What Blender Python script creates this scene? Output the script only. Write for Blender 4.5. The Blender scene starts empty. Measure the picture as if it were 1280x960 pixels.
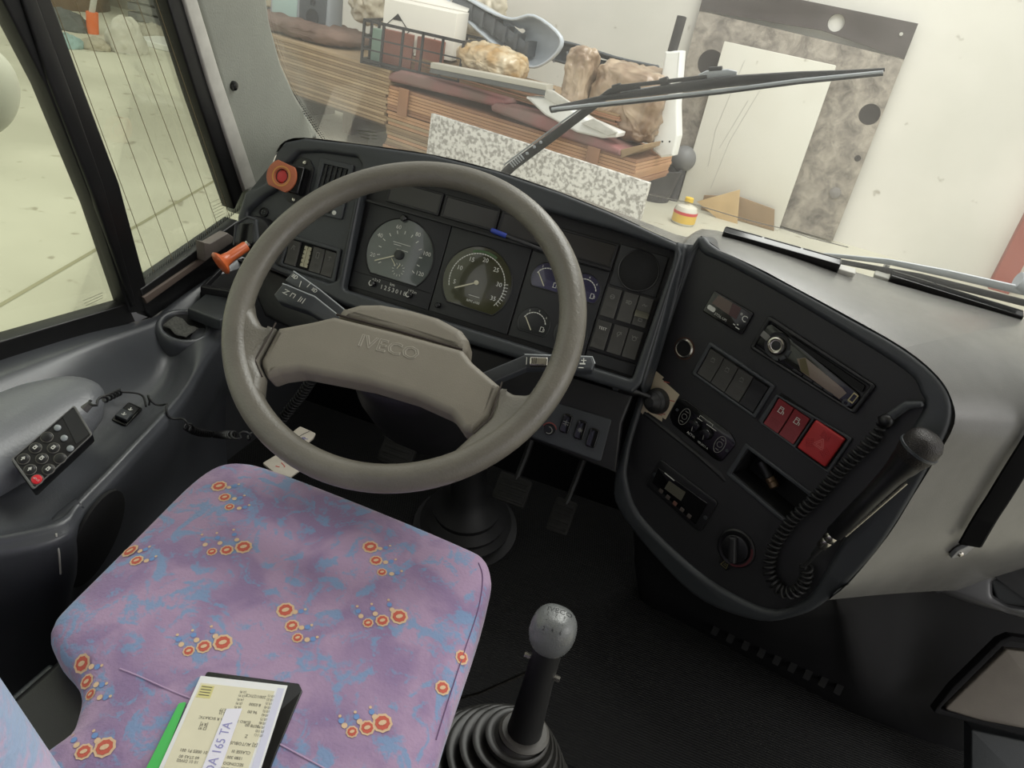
import bpy, bmesh, math, random
from mathutils import Matrix, Vector
from mathutils.bvhtree import BVHTree

random.seed(7)
SC = bpy.context.scene
COL = SC.collection
R = math.radians

# ------------------------------------------------------------------ camera
FPX = 962.0                                   # focal length in pixels of the 1280 wide frame
AX = Vector((0.9310, 0.3030, -0.2040)); AY = Vector((0.3210, -0.4090, 0.8540)); AZ = Vector((0.1750, -0.8610, -0.4780))
# rows: bus right, bus forward, up, each seen in camera axes (x right, y down, z ahead)
AZ.normalize(); AY = (AY - AZ * AY.dot(AZ)).normalized(); AX = AY.cross(AZ)
CAM = Vector((0.360, -0.834, 1.168))
M3 = Matrix((AX, AY, AZ))                     # camera axes -> world
cam_d = bpy.data.cameras.new('camera'); cam = bpy.data.objects.new('camera', cam_d); COL.objects.link(cam)
cx, cy, cz = M3 @ Vector((1, 0, 0)), M3 @ Vector((0, -1, 0)), M3 @ Vector((0, 0, -1))
cam.matrix_world = Matrix(((cx.x, cy.x, cz.x, CAM.x), (cx.y, cy.y, cz.y, CAM.y), (cx.z, cy.z, cz.z, CAM.z), (0, 0, 0, 1)))
cam_d.sensor_fit = 'HORIZONTAL'; cam_d.sensor_width = 36; cam_d.lens = 36 * FPX / 1280
cam_d.clip_start = 0.02; cam_d.clip_end = 200
SC.camera = cam

# ------------------------------------------------------------------ light
SC.view_settings.view_transform = 'Standard'; SC.view_settings.look = 'None'
SC.view_settings.gamma = 1; SC.view_settings.use_curve_mapping = False
SC.view_settings.exposure = 0.0
SC.render.film_transparent = False
SC.cycles.use_denoising = True
SC.cycles.max_bounces = 8; SC.cycles.transparent_max_bounces = 16
SC.cycles.sample_clamp_indirect = 4.0
W = bpy.data.worlds.new('garage_daylight'); SC.world = W; W.use_nodes = True
bg = W.node_tree.nodes['Background']; bg.inputs[0].default_value = (1.0, 0.99, 0.97, 1); bg.inputs[1].default_value = 1.0
def area(name, loc, target, sx, sy, power, col=(1, 1, 1)):
    d = bpy.data.lights.new(name, 'AREA'); d.shape = 'RECTANGLE'; d.size = sx; d.size_y = sy; d.energy = power; d.color = col
    o = bpy.data.objects.new(name, d); COL.objects.link(o); o.location = loc
    o.rotation_euler = (Vector(target) - Vector(loc)).to_track_quat('-Z', 'Y').to_euler()
    return o
area('garage_roof_light', (1.0, 3.6, 4.6), (0.6, 3.6, 0), 7, 2.0, 330, (1, .99, .97))
area('garage_door_light', (4.6, -0.6, 2.6), (0.4, 0.2, 0.6), 2.6, 2.2, 40, (1, .98, .95))  # unseen area lamp brightening the right side

# ------------------------------------------------------------------ helpers
def lin(c):
    c = c / 255.0
    return c / 12.92 if c <= 0.04045 else ((c + 0.055) / 1.055) ** 2.4
def C8(r, g, b): return (lin(r), lin(g), lin(b), 1)

class Fr:
    """a working plane: origin o, axes u (right), v (up), n (towards the driver)"""
    def __init__(s, o, n, u, roll=0.0, k=1.0):
        s.k = k
        s.o = Vector(o); s.n = Vector(n).normalized(); u = Vector(u); u = (u - s.n * u.dot(s.n)).normalized(); v = s.n.cross(u)
        s.u = u * math.cos(roll) + v * math.sin(roll); s.v = s.n.cross(s.u)
    def mat(s, a=0, b=0, h=0, ms=0.001):
        k = s.k; o = s.o + (s.u * a + s.v * b + s.n * h) * ms * k
        return Matrix(((s.u.x * k, s.v.x * k, s.n.x * k, o.x), (s.u.y * k, s.v.y * k, s.n.y * k, o.y), (s.u.z * k, s.v.z * k, s.n.z * k, o.z), (0, 0, 0, 1)))
    def uv(s, px, py, h=0.0):                 # millimetres on the plane lifted by h mm
        w = hit(px, py, s.n, s.o + s.n * h * .001 * s.k) - s.o
        return (w.dot(s.u) * 1000 / s.k, w.dot(s.v) * 1000 / s.k)
    def uvs(s, pts, h=0.0): return [s.uv(a, b, h) for a, b in pts]
def hit(px, py, n, p):
    d = M3 @ Vector(((px - 640) / FPX, (py - 480) / FPX, 1.0)); n = Vector(n)
    return CAM + d * ((Vector(p) - CAM).dot(n) / d.dot(n))
def atx(px, py, x): return hit(px, py, (1, 0, 0), (x, 0, 0))
def aty(px, py, y): return hit(px, py, (0, 1, 0), (0, y, 0))
def atz(px, py, z): return hit(px, py, (0, 0, 1), (0, 0, z))

def fillet(pts, r, seg=5):
    out = []; n = len(pts)
    for i in range(n):
        p0, p, p1 = Vector(pts[i - 1][:2]), Vector(pts[i][:2]), Vector(pts[(i + 1) % n][:2])
        rr = r[i] if isinstance(r, (list, tuple)) else r
        a, b = (p0 - p), (p1 - p); la, lb = a.length, b.length
        if rr <= 0 or la < 1e-9 or lb < 1e-9: out.append(tuple(p)); continue
        a /= la; b /= lb; ang = a.angle(b)
        if ang > 3.0: out.append(tuple(p)); continue
        t = min(rr / math.tan(ang / 2), la * .48, lb * .48)
        s, e = p + a * t, p + b * t
        for k in range(seg + 1):
            f = k / seg; q = s * (1 - f) ** 2 + p * 2 * f * (1 - f) + e * f * f; out.append(tuple(q))
    return out
def rect(x0, y0, x1, y1, r=0, seg=4):
    p = [(x0, y0), (x1, y0), (x1, y1), (x0, y1)]
    return fillet(p, r, seg) if r else p
def circ(x, y, r, n=24, a0=0, a1=360, ry=None):
    ry = ry or r; full = abs(a1 - a0) >= 360
    return [(x + r * math.cos(R(a0 + (a1 - a0) * i / (n if full else n - 1))), y + ry * math.sin(R(a0 + (a1 - a0) * i / (n if full else n - 1)))) for i in range(n)]
def smooth_line(pts, seg=6, closed=False):
    P = [Vector(p) for p in pts]; n = len(P); out = []
    rng = range(n if closed else n - 1)
    for i in rng:
        if closed: a, b, c, d = P[i - 1], P[i], P[(i + 1) % n], P[(i + 2) % n]
        else: a, b, c, d = P[max(i - 1, 0)], P[i], P[i + 1], P[min(i + 2, n - 1)]
        for k in range(seg):
            t = k / seg
            out.append(0.5 * ((2 * b) + (c - a) * t + (2 * a - 5 * b + 4 * c - d) * t * t + (3 * b - a - 3 * c + d) * t ** 3))
    if not closed: out.append(P[-1])
    return out

class MB:
    def __init__(s, sc=1.0): s.v = []; s.f = []; s.m = []; s.sc = sc
    def add(s, vs, fs, mi=0, M=None):
        b = len(s.v)
        s.v += [(M @ Vector(p)) if M is not None else Vector(p) for p in vs]
        s.f += [tuple(b + i for i in f) for f in fs]; s.m += [mi] * len(fs); return s
    def box(s, x0, x1, y0, y1, z0, z1, mi=0, M=None):
        vs = [(x, y, z) for z in (z0, z1) for y in (y0, y1) for x in (x0, x1)]
        return s.add(vs, [(0, 2, 3, 1), (4, 5, 7, 6), (0, 1, 5, 4), (2, 6, 7, 3), (0, 4, 6, 2), (1, 3, 7, 5)], mi, M)
    def plate(s, outer, z0, z1, b=0.0, holes=(), mi=0, M=None, br=2):
        cu = bpy.data.curves.new('tmp', 'CURVE'); cu.dimensions = '2D'; cu.fill_mode = 'BOTH'
        h = (z1 - z0) / 2; b = min(b, h * .98)
        cu.extrude = h - b; cu.bevel_depth = b; cu.bevel_resolution = br; cu.offset = -b
        for poly in [outer] + list(holes):
            sp = cu.splines.new('POLY'); sp.points.add(len(poly) - 1)
            for p, q in zip(sp.points, poly): p.co = (q[0], q[1], 0, 1)
            sp.use_cyclic_u = True
        o = bpy.data.objects.new('tmp', cu); me = bpy.data.meshes.new_from_object(o)
        zc = (z0 + z1) / 2
        s.add([(v.co.x, v.co.y, v.co.z + zc) for v in me.vertices], [tuple(p.vertices) for p in me.polygons], mi, M)
        bpy.data.objects.remove(o); bpy.data.curves.remove(cu); bpy.data.meshes.remove(me); return s
    def text(s, body, size, x, y, z, rot=0, mi=0, align='CENTER', sx=1.0, ext=0.0, M=None, spacing=1.0, shear=0.0, outline=0.0):
        cu = bpy.data.curves.new('tmp', 'FONT'); cu.body = body; cu.size = size; cu.align_x = align; cu.align_y = 'CENTER'
        cu.extrude = ext; cu.resolution_u = 2; cu.space_character = spacing; cu.shear = shear
        if outline: cu.fill_mode = 'NONE'; cu.bevel_depth = outline; cu.bevel_resolution = 1
        o = bpy.data.objects.new('tmp', cu); me = bpy.data.meshes.new_from_object(o)
        T = Matrix.Translation((x, y, z)) @ Matrix.Rotation(R(rot), 4, 'Z') @ Matrix.Diagonal((sx, 1, 1, 1))
        if M is not None: T = M @ T
        s.add([v.co for v in me.vertices], [tuple(p.vertices) for p in me.polygons], mi, T)
        bpy.data.objects.remove(o); bpy.data.curves.remove(cu); bpy.data.meshes.remove(me); return s
    def strokes(s, lines, w, z, mi=0, M=None):
        for L in lines:
            P = [Vector((p[0], p[1])) for p in L]
            for a, b in zip(P, P[1:]):
                d = b - a
                if d.length < 1e-9: continue
                d.normalize(); q = Vector((-d.y, d.x)) * w / 2; e = d * w * .35
                s.add([(*(a - e + q), z), (*(a - e - q), z), (*(b + e - q), z), (*(b + e + q), z)], [(0, 1, 2, 3)], mi, M)
        return s
    def tube(s, pts, r, seg=10, closed=False, mi=0, M=None, flat=1.0, up=None):
        P = [Vector(p) for p in pts]; n = len(P); rings = []
        rs = r if isinstance(r, (list, tuple)) else [r] * n
        prev = None
        for i in range(n):
            t = (P[(i + 1) % n] - P[i - 1]) if closed else (P[min(i + 1, n - 1)] - P[max(i - 1, 0)])
            t.normalize()
            if up is not None: a = Vector(up); a = (a - t * a.dot(t)).normalized()
            elif prev is None:
                a = Vector((0, 0, 1)) if abs(t.z) < .9 else Vector((1, 0, 0)); a = (a - t * a.dot(t)).normalized()
            else: a = (prev - t * prev.dot(t)).normalized()
            prev = a; b = t.cross(a)
            rings.append([P[i] + (a * math.cos(2 * math.pi * k / seg) * flat + b * math.sin(2 * math.pi * k / seg)) * rs[i] for k in range(seg)])
        vs = [p for g in rings for p in g]; fs = []
        for i in range(n if closed else n - 1):
            j = (i + 1) % n
            for k in range(seg):
                l = (k + 1) % seg; fs.append((i * seg + k, i * seg + l, j * seg + l, j * seg + k))
        if not closed: fs += [tuple(reversed(range(seg))), tuple((n - 1) * seg + k for k in range(seg))]
        return s.add(vs, fs, mi, M)
    def lathe(s, prof, seg=24, mi=0, M=None, caps=True, sy=1.0):
        vs = [(r * math.cos(2 * math.pi * k / seg), r * sy * math.sin(2 * math.pi * k / seg), z) for r, z in prof for k in range(seg)]
        fs = [(i * seg + k, i * seg + (k + 1) % seg, (i + 1) * seg + (k + 1) % seg, (i + 1) * seg + k) for i in range(len(prof) - 1) for k in range(seg)]
        if caps: fs += [tuple(reversed(range(seg))), tuple((len(prof) - 1) * seg + k for k in range(seg))]
        return s.add(vs, fs, mi, M)
    def grid(s, rows, mi=0, M=None, closed=False):
        n = len(rows[0]); vs = [p for r in rows for p in r]
        fs = [(i * n + k, i * n + (k + 1) % n, (i + 1) * n + (k + 1) % n, (i + 1) * n + k) for i in range(len(rows) - 1) for k in range(n if closed else n - 1)]
        return s.add(vs, fs, mi, M)
    def ball(s, c, rx, ry, rz, mi=0, M=None, seg=16, rings=10, jit=0.0, seed=0):
        rnd = random.Random(seed); vs = []; fs = []
        for i in range(rings + 1):
            th = math.pi * i / rings
            for k in range(seg):
                ph = 2 * math.pi * k / seg; j = 1 + jit * (rnd.random() - .5) * 2
                vs.append((c[0] + rx * j * math.sin(th) * math.cos(ph), c[1] + ry * j * math.sin(th) * math.sin(ph), c[2] - rz * j * math.cos(th)))
        for i in range(rings):
            for k in range(seg): fs.append((i * seg + k, i * seg + (k + 1) % seg, (i + 1) * seg + (k + 1) % seg, (i + 1) * seg + k))
        return s.add(vs, fs, mi, M)
    def shift(s, dx, dy, dz=0): s.v = [p + Vector((dx, dy, dz)) for p in s.v]; return s

ROOTM = {}
def link(o, parent):
    COL.objects.link(o)
    if parent is not None: o.parent = parent
def rootmat(o):
    while o is not None:
        if o.name in ROOTM: return ROOTM[o.name]
        o = o.parent
    return Matrix()
def obj(name, b, mats, parent=None, world=False, bevel=0, sub=0, ang=35, flat=False, solid=0, label=None, merge=True, seg=2, inset=None):
    me = bpy.data.meshes.new(name)
    vs = [p * b.sc for p in b.v]
    if world:
        I = rootmat(parent).inverted() if parent is not None else Matrix(); vs = [I @ p for p in vs]
    me.from_pydata(vs, [], b.f)
    if not isinstance(mats, (list, tuple)): mats = [mats]
    for m in mats: me.materials.append(m)
    me.polygons.foreach_set('material_index', b.m)
    bm = bmesh.new(); bm.from_mesh(me)
    if merge: bmesh.ops.remove_doubles(bm, verts=bm.verts, dist=1e-6)
    bmesh.ops.recalc_face_normals(bm, faces=bm.faces)
    bm.to_mesh(me); bm.free()
    if not flat:
        me.shade_smooth(); me.set_sharp_from_angle(angle=R(ang))
    o = bpy.data.objects.new(name, me); link(o, parent)
    if bevel:
        md = o.modifiers.new('edge', 'BEVEL'); md.width = bevel; md.segments = seg; md.limit_method = 'ANGLE'; md.angle_limit = R(40); md.harden_normals = False
    if sub:
        md = o.modifiers.new('round', 'SUBSURF'); md.levels = sub; md.render_levels = sub
    if solid:
        md = o.modifiers.new('thick', 'SOLIDIFY'); md.thickness = solid; md.offset = 0
    if label: o['label'] = label
    return o
def tag(o, label, cat, group=None):
    o['label'] = label; o['category'] = cat
    if group: o['group'] = group
    return o
def thing(name, label, cat, M=None, group=None):
    o = bpy.data.objects.new(name, None); COL.objects.link(o); o.empty_display_size = .02
    if M is None: M = Matrix()
    elif not isinstance(M, Matrix): M = Matrix.Translation(M)
    o.matrix_world = M; ROOTM[o.name] = M
    return tag(o, label, cat, group)
def struct(o): o['kind'] = 'structure'; return o
def stuff(o): o['kind'] = 'stuff'; return o

# ------------------------------------------------------------------ materials
def mat(name, col, rough=.5, metal=0.0, noise=0, amount=.15, bump=0.0, bscale=400, spec=.5, emit=None, coat=0.0, col2=None, nmix=None):
    m = bpy.data.materials.new(name); m.use_nodes = True; nt = m.node_tree; p = nt.nodes['Principled BSDF']
    c = C8(*col) if max(col) > 1.0 else (*col, 1)
    p.inputs['Base Color'].default_value = c; p.inputs['Roughness'].default_value = rough; p.inputs['Metallic'].default_value = metal
    p.inputs['Specular IOR Level'].default_value = spec; p.inputs['Coat Weight'].default_value = coat
    tc = nt.nodes.new('ShaderNodeTexCoord')
    if noise:
        n = nt.nodes.new('ShaderNodeTexNoise'); n.inputs['Scale'].default_value = noise; n.inputs['Detail'].default_value = 6
        nt.links.new(tc.outputs['Object'], n.inputs['Vector'])
        r = nt.nodes.new('ShaderNodeValToRGB'); r.color_ramp.elements[0].position = .35; r.color_ramp.elements[1].position = .65
        if nmix: r.color_ramp.elements[0].position, r.color_ramp.elements[1].position = nmix
        d = C8(*col2) if col2 else tuple(x * (1 - amount) for x in c[:3]) + (1,)
        r.color_ramp.elements[0].color = d; r.color_ramp.elements[1].color = c
        nt.links.new(n.outputs['Fac'], r.inputs['Fac']); nt.links.new(r.outputs['Color'], p.inputs['Base Color'])
    if bump:
        n2 = nt.nodes.new('ShaderNodeTexNoise'); n2.inputs['Scale'].default_value = bscale; n2.inputs['Detail'].default_value = 3
        nt.links.new(tc.outputs['Object'], n2.inputs['Vector'])
        bp = nt.nodes.new('ShaderNodeBump'); bp.inputs['Strength'].default_value = bump; bp.inputs['Distance'].default_value = .001
        nt.links.new(n2.outputs['Fac'], bp.inputs['Height']); nt.links.new(bp.outputs['Normal'], p.inputs['Normal'])
    if emit:
        p.inputs['Emission Color'].default_value = C8(*emit[:3]); p.inputs['Emission Strength'].default_value = emit[3]
    return m
def glass(name, tint, haze=0.0, hazecol=(224, 222, 216), refl=.5):
    m = bpy.data.materials.new(name); m.use_nodes = True; nt = m.node_tree; N = nt.nodes; N.clear(); L = nt.links
    out = N.new('ShaderNodeOutputMaterial'); t = N.new('ShaderNodeBsdfTransparent'); t.inputs[0].default_value = (*tint, 1)
    g = N.new('ShaderNodeBsdfGlossy'); g.inputs['Roughness'].default_value = .03
    lw = N.new('ShaderNodeLayerWeight'); lw.inputs['Blend'].default_value = .25
    mu = N.new('ShaderNodeMath'); mu.operation = 'MULTIPLY'; mu.inputs[1].default_value = refl; L.new(lw.outputs['Fresnel'], mu.inputs[0])
    mx = N.new('ShaderNodeMixShader'); L.new(mu.outputs[0], mx.inputs[0]); L.new(t.outputs[0], mx.inputs[1]); L.new(g.outputs[0], mx.inputs[2])
    last = mx
    if haze:
        d = N.new('ShaderNodeBsdfDiffuse'); d.inputs[0].default_value = C8(*hazecol); tl = N.new('ShaderNodeBsdfTranslucent'); tl.inputs[0].default_value = C8(*hazecol)
        m3 = N.new('ShaderNodeMixShader'); m3.inputs[0].default_value = .6; L.new(d.outputs[0], m3.inputs[1]); L.new(tl.outputs[0], m3.inputs[2])
        tc = N.new('ShaderNodeTexCoord'); no = N.new('ShaderNodeTexNoise'); no.inputs['Scale'].default_value = 7; no.inputs['Detail'].default_value = 5
        L.new(tc.outputs['Object'], no.inputs['Vector'])
        m4 = N.new('ShaderNodeMath'); m4.operation = 'MULTIPLY'; m4.inputs[1].default_value = haze * 2; L.new(no.outputs['Fac'], m4.inputs[0])
        m2 = N.new('ShaderNodeMixShader'); L.new(m4.outputs[0], m2.inputs[0]); L.new(mx.outputs[0], m2.inputs[1]); L.new(m3.outputs[0], m2.inputs[2]); last = m2
    L.new(last.outputs[0], out.inputs[0]); return m

DASH = mat('charcoal_plastic', (55, 58, 61), .42, noise=9, amount=.12, bump=.25, bscale=900)
DASHTOP = mat('dash_top_plastic', (118, 119, 121), .3, noise=14, amount=.15, bump=.3, bscale=700)
FLANK = mat('grey_flank_plastic', (103, 102, 99), .27, noise=11, amount=.18, bump=.2, bscale=500)
CONS = mat('console_plastic', (33, 33, 35), .5, noise=20, amount=.15, bump=.25, bscale=900)
BLACK = mat('black_plastic', (17, 17, 19), .42, bump=.15, bscale=900)
BLACKG = mat('gloss_black', (12, 12, 13), .15)
VOID = mat('dark_recess', (6, 6, 7), .8)  # near-black, also paints the shade of openings without depth
RUBBER = mat('black_rubber', (26, 26, 27), .55, noise=30, amount=.2)
WHEEL = mat('worn_grey_rim', (108, 104, 95), .34, noise=16, amount=.2, bump=.5, bscale=350)
PAD = mat('grey_hub_plastic', (125, 119, 107), .5, noise=12, amount=.1, bump=.3, bscale=900)
ROCK = mat('rocker_grey', (70, 69, 66), .5, noise=40, amount=.12, bump=.4, bscale=700)
DISPLAY = mat('smoked_display', (44, 42, 40), .28, noise=25, amount=.1)
PRINT = mat('white_print', (205, 205, 198), .6)
PRINTD = mat('dim_print', (120, 120, 115), .6)
STEEL = mat('bright_steel', (190, 186, 178), .25, metal=1.0)
STALK = mat('stalk_plastic', (54, 57, 61), .38, noise=20, amount=.1)
STALKL = mat('stalk_edge', (165, 170, 172), .4)
PILLAR = mat('pillar_trim', (142, 144, 135), .6, noise=12, amount=.08, bump=.6, bscale=260)
PALE = mat('pale_edge_trim', (190, 188, 180), .5, noise=30, amount=.15)
# ------------------------------------------------------------------ setting: bus shell, windows, garage
FL = Fr((-.60, 0, 0), (1, 0, 0), (0, 1, 0))                       # left side glazing: u forward, v up
FS = Fr((0, .74, .75), (0, -1, -.55), (1, 0, 0))                  # windscreen: u right, v up the glass
def floor_mat():
    m = mat('ribbed_floor_rubber', (10, 10, 11), .8); nt = m.node_tree; p = nt.nodes['Principled BSDF']
    tc = nt.nodes.new('ShaderNodeTexCoord'); w = nt.nodes.new('ShaderNodeTexWave'); w.bands_direction = 'Y'; w.inputs['Scale'].default_value = 55
    nt.links.new(tc.outputs['Object'], w.inputs['Vector']); b = nt.nodes.new('ShaderNodeBump'); b.inputs['Strength'].default_value = .8; b.inputs['Distance'].default_value = .003
    nt.links.new(w.outputs['Fac'], b.inputs['Height']); nt.links.new(b.outputs['Normal'], p.inputs['Normal']); return m
struct(obj('floor', MB().box(-.62, 1.12, -1.6, .80, -.06, 0), floor_mat()))
WALLIN = mat('bus_side_lining', (60, 61, 63), .55, noise=8)
struct(obj('wall_left', MB().box(-.66, -.605, -2.7, .80, -.5, .47), WALLIN))
struct(obj('wall_front', MB().box(-.66, 1.75, .80, .84, -.5, .70), BLACK))  # unseen, added to block light to the footwell
struct(obj('ceiling', MB().box(-.66, 1.75, -2.7, .22, 1.95, 2.0), mat('bus_roof_lining', (190, 188, 180), .7, noise=8)))

struct(obj('wall_rear', MB().box(-.66, 1.75, -2.75, -2.7, -.5, 2.0), WALLIN))  # unseen, added to cut the light coming from behind
def concrete(name, a, b, sc, rough=.75, spot=.29):
    m = bpy.data.materials.new(name); m.use_nodes = True; nt = m.node_tree; p = nt.nodes['Principled BSDF']; p.inputs['Roughness'].default_value = rough
    tc = nt.nodes.new('ShaderNodeTexCoord')
    n1 = nt.nodes.new('ShaderNodeTexNoise'); n1.inputs['Scale'].default_value = sc; n1.inputs['Detail'].default_value = 8
    n2 = nt.nodes.new('ShaderNodeTexNoise'); n2.inputs['Scale'].default_value = sc * 9; n2.inputs['Detail'].default_value = 4
    r1 = nt.nodes.new('ShaderNodeValToRGB'); r1.color_ramp.elements[0].position = .38; r1.color_ramp.elements[1].position = .62
    r1.color_ramp.elements[0].color = C8(*b); r1.color_ramp.elements[1].color = C8(*a)
    r2 = nt.nodes.new('ShaderNodeValToRGB'); r2.color_ramp.elements[0].position = spot; r2.color_ramp.elements[1].position = spot + .07
    r2.color_ramp.elements[0].color = (.55, .52, .47, 1); r2.color_ramp.elements[1].color = (1, 1, 1, 1)
    mx = nt.nodes.new('ShaderNodeMixRGB'); mx.blend_type = 'MULTIPLY'; mx.inputs[0].default_value = .8
    for n in (n1, n2): nt.links.new(tc.outputs['Object'], n.inputs['Vector'])
    nt.links.new(n1.outputs['Fac'], r1.inputs['Fac']); nt.links.new(n2.outputs['Fac'], r2.inputs['Fac'])
    nt.links.new(r1.outputs['Color'], mx.inputs[1]); nt.links.new(r2.outputs['Color'], mx.inputs[2]); nt.links.new(mx.outputs[0], p.inputs['Base Color'])
    return m
G0 = -.55                                                        # garage floor level
GF = MB()
gf = obj('floor_garage', MB().box(-18, 9, -6, 14, G0 - .1, G0), concrete('garage_concrete', (200, 197, 180), (182, 179, 162), .8)); struct(gf)
jm = mat('floor_joint', (150, 146, 120), .9)
for a, b in (((0, 382), (265, 228)),):                           # saw cut in the slab
    P, Q = atz(*a, G0), atz(*b, G0)
    d = (Q - P); P2, Q2 = P - d * .6, Q + d * .25; s = Vector((-d.y, d.x, 0)).normalized() * .012
    j = MB().add([P2 + s + Vector((0, 0, .002)), P2 - s + Vector((0, 0, .002)), Q2 - s + Vector((0, 0, .002)), Q2 + s + Vector((0, 0, .002))], [(0, 1, 2, 3)])
    o = obj('floor_joint', j, jm, gf)
FG = Fr((1.25, 6.65, G0), (-math.sin(R(7)), -math.cos(R(7)), 0), (math.cos(R(7)), -math.sin(R(7)), 0))   # garage wall face
wg = MB(); M = FG.mat(ms=1); wg.box(-6.5, 6, 0, 4.2, -.2, 0, 0, M)
struct(obj('wall_garage', wg, concrete('limewashed_wall', (222, 219, 211), (208, 206, 197), .8, spot=.24)))

# windows on the left
GL = glass('tinted_side_glass', (.95, .98, .89), .012, refl=.35)
GW = glass('dusty_windscreen_glass', (.97, .98, .96), .045, refl=.4)
SEAL = mat('black_window_seal', (20, 20, 21), .42, noise=30, amount=.3)
def wpoly(pts, h=0): return FL.uvs(pts, h)
w1 = MB(.001); w1.plate([(-900, 505), (235, 500), (215, 560), (60, 1000), (-120, 1500), (-900, 1500)], -3, 3, 0)
struct(obj('window_1', w1, GL, None)).matrix_world = FL.mat()
w2 = MB(.001); w2.plate([(200, 490), (560, 590), (470, 760), (90, 1500), (-120, 1500), (60, 990)], -3, 3, 0)
win2 = struct(obj('window_2', w2, GL, None)); win2.matrix_world = FL.mat(); ROOTM['window_2'] = FL.mat()
ROOTM['window_1'] = FL.mat(); win1 = bpy.data.objects['window_1']
hw = mat('heater_filament', (120, 104, 74), .6)
for a, b in (((52, 0), (165, 350)), ((66, 0), (192, 340)), ((94, 0), (218, 332)), ((122, 0), (240, 316)), ((147, 0), (262, 300)), ((171, 0), (275, 290)), ((195, 0), (290, 280))):
    P, Q = wpoly([a, b], 4); obj('heater_filament', MB(.001).tube([(*P, 4), (*Q, 4)], .55, 5), hw, win2)
b = MB(.001)                                                      # toothed black print at the foot of the quarter glass
T0, T1 = [Vector(p) for p in wpoly([(176, 358), (300, 262)], 4.2)]
for k in range(46):
    p, q = T0.lerp(T1, k / 46), T0.lerp(T1, (k + .72) / 46); b.add([(*p, 4.2), (*q, 4.2), ((p.x + q.x) / 2 + 4, (p.y + q.y) / 2 + 15, 4.2)], [(0, 1, 2)])
stuff(obj('frit_teeth', b, VOID, win2))
b = MB(.001); et = mat('etched_mark', (120, 122, 100), .7)
q = wpoly([(262, 254), (281, 246), (284, 270), (268, 279)], 4)
b.strokes([[q[0], q[1], q[2], q[3], q[0]]], .6, 4)
for k in range(5):
    f = .2 + k * .15; A = Vector(q[0]).lerp(Vector(q[3]), f); B = Vector(q[1]).lerp(Vector(q[2]), f); b.strokes([[A.lerp(B, .1), A.lerp(B, .85 - .1 * (k % 2))]], .8, 4)
stuff(obj('etched_glass_stamp', b, et, win2))
b = MB(.001); q = wpoly([(104, 376), (128, 366), (128, 374), (108, 384)], 4)
for k in range(3):
    f = k * .4; A = Vector(q[0]).lerp(Vector(q[3]), f); B = Vector(q[1]).lerp(Vector(q[2]), f); b.strokes([[A, B]], .8, 4)
stuff(obj('etched_glass_stamp', b, et, win1))
# frames: divider post, front post, lower rails
def bar(name, quad, h0, h1, m, bev=3, kind=True):
    o = obj(name, MB(.001).plate(wpoly(quad, h1), h0, h1, bev), m); o.matrix_world = FL.mat(); ROOTM[o.name] = FL.mat()
    if kind: struct(o)
    return o
tr = bar('trim_1', [(-100, -210), (-10, -210), (58, -20), (105, 110), (150, 230), (192, 388), (163, 392), (120, 260), (60, 110), (-6, -20)], -15, 18, SEAL, 4)
obj('rib', MB(.001).plate(wpoly([(-64, -210), (-40, -210), (40, -20), (88, 110), (130, 230), (172, 382), (166, 384), (118, 245), (62, 100), (22, -20)], 24), 12, 24, 4), SEAL, tr)
bar('trim_2', [(142, -220), (167, -220), (262, 90), (306, 236), (294, 262), (246, 120)], -15, 18, SEAL, 4)
bar('trim_3', [(165, -220), (181, -220), (275, 90), (322, 232), (306, 240), (262, 105)], -12, 24, PALE, 4)
bar('trim_4', [(176, 362), (298, 276), (312, 300), (306, 318), (190, 398), (182, 390)], -15, 20, SEAL, 3)
bar('trim_5', [(180, 372), (262, 316), (264, 322), (184, 380)], 18, 25, mat('brown_seal_strip', (96, 84, 76), .6), 2)
bar('trim_6', [(-30, 436), (160, 380), (170, 402), (-30, 474)], -15, 15, SEAL, 3)
# A-pillar trim
pl = [(180, -220), (316, -220), (330, -30), (337, 25), (351, 78), (370, 120), (402, 174), (345, 196), (322, 260), (300, 270), (306, 232), (275, 110), (236, -30)]
o = struct(obj('trim_7', MB(.001).plate(fillet(FL.uvs(pl, 0), 6), -40, 4, 14, br=4), PILLAR)); o.matrix_world = FL.mat(); ROOTM['trim_7'] = FL.mat()
pc = thing('pillar_button', 'small black round plug on the grey windscreen pillar trim', 'plug', FL.mat(*FL.uv(291, 107, 4), 4))
obj('cap', MB(.001).lathe([(9, -2), (9, 4), (7.5, 7), (4, 8.5), (0.1, 9)], 20), BLACKG, pc)
# windscreen
ws = MB(.001); ws.plate([(-640, -60), (1500, -60), (1500, 1250), (-640, 1250)], -4, 4, 0)
win3 = struct(obj('window_3', ws, GW)); win3.matrix_world = FS.mat(); ROOTM['window_3'] = FS.mat()
b = MB(.001); cl = smooth_line([Vector((*FS.uv(*p, 5), 0)) for p in [(321, 0), (331, 40), (347, 85), (368, 125), (408, 182)]], 12)
for k in range(len(cl) - 1):
    for t in (0, .5):
        p = cl[k].lerp(cl[k + 1], t); d = (cl[k + 1] - cl[k]).normalized(); s = Vector((d.y, -d.x, 0))
        for w, r in ((2, 2.4), (9, 2.0), (15, 1.3)):
            c = p + s * -w; b.add([(*(c + d * r).xy, 5), (*(c + s * r).xy, 5), (*(c - d * r).xy, 5), (*(c - s * r).xy, 5)], [(0, 1, 2, 3)])
stuff(obj('frit_dots', b, BLACK, win3))
b = MB(.001)
for k in range(3): b.strokes([FS.uvs([(447 + k * 2, 163 + k * 4), (462, 165 + k * 4.4)], 5), FS.uvs([(464, 165 + k * 4), (471, 166 + k * 4)], 5)], 1.6, 5)
stuff(obj('etched_glass_stamp', b, et, win3))
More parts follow.
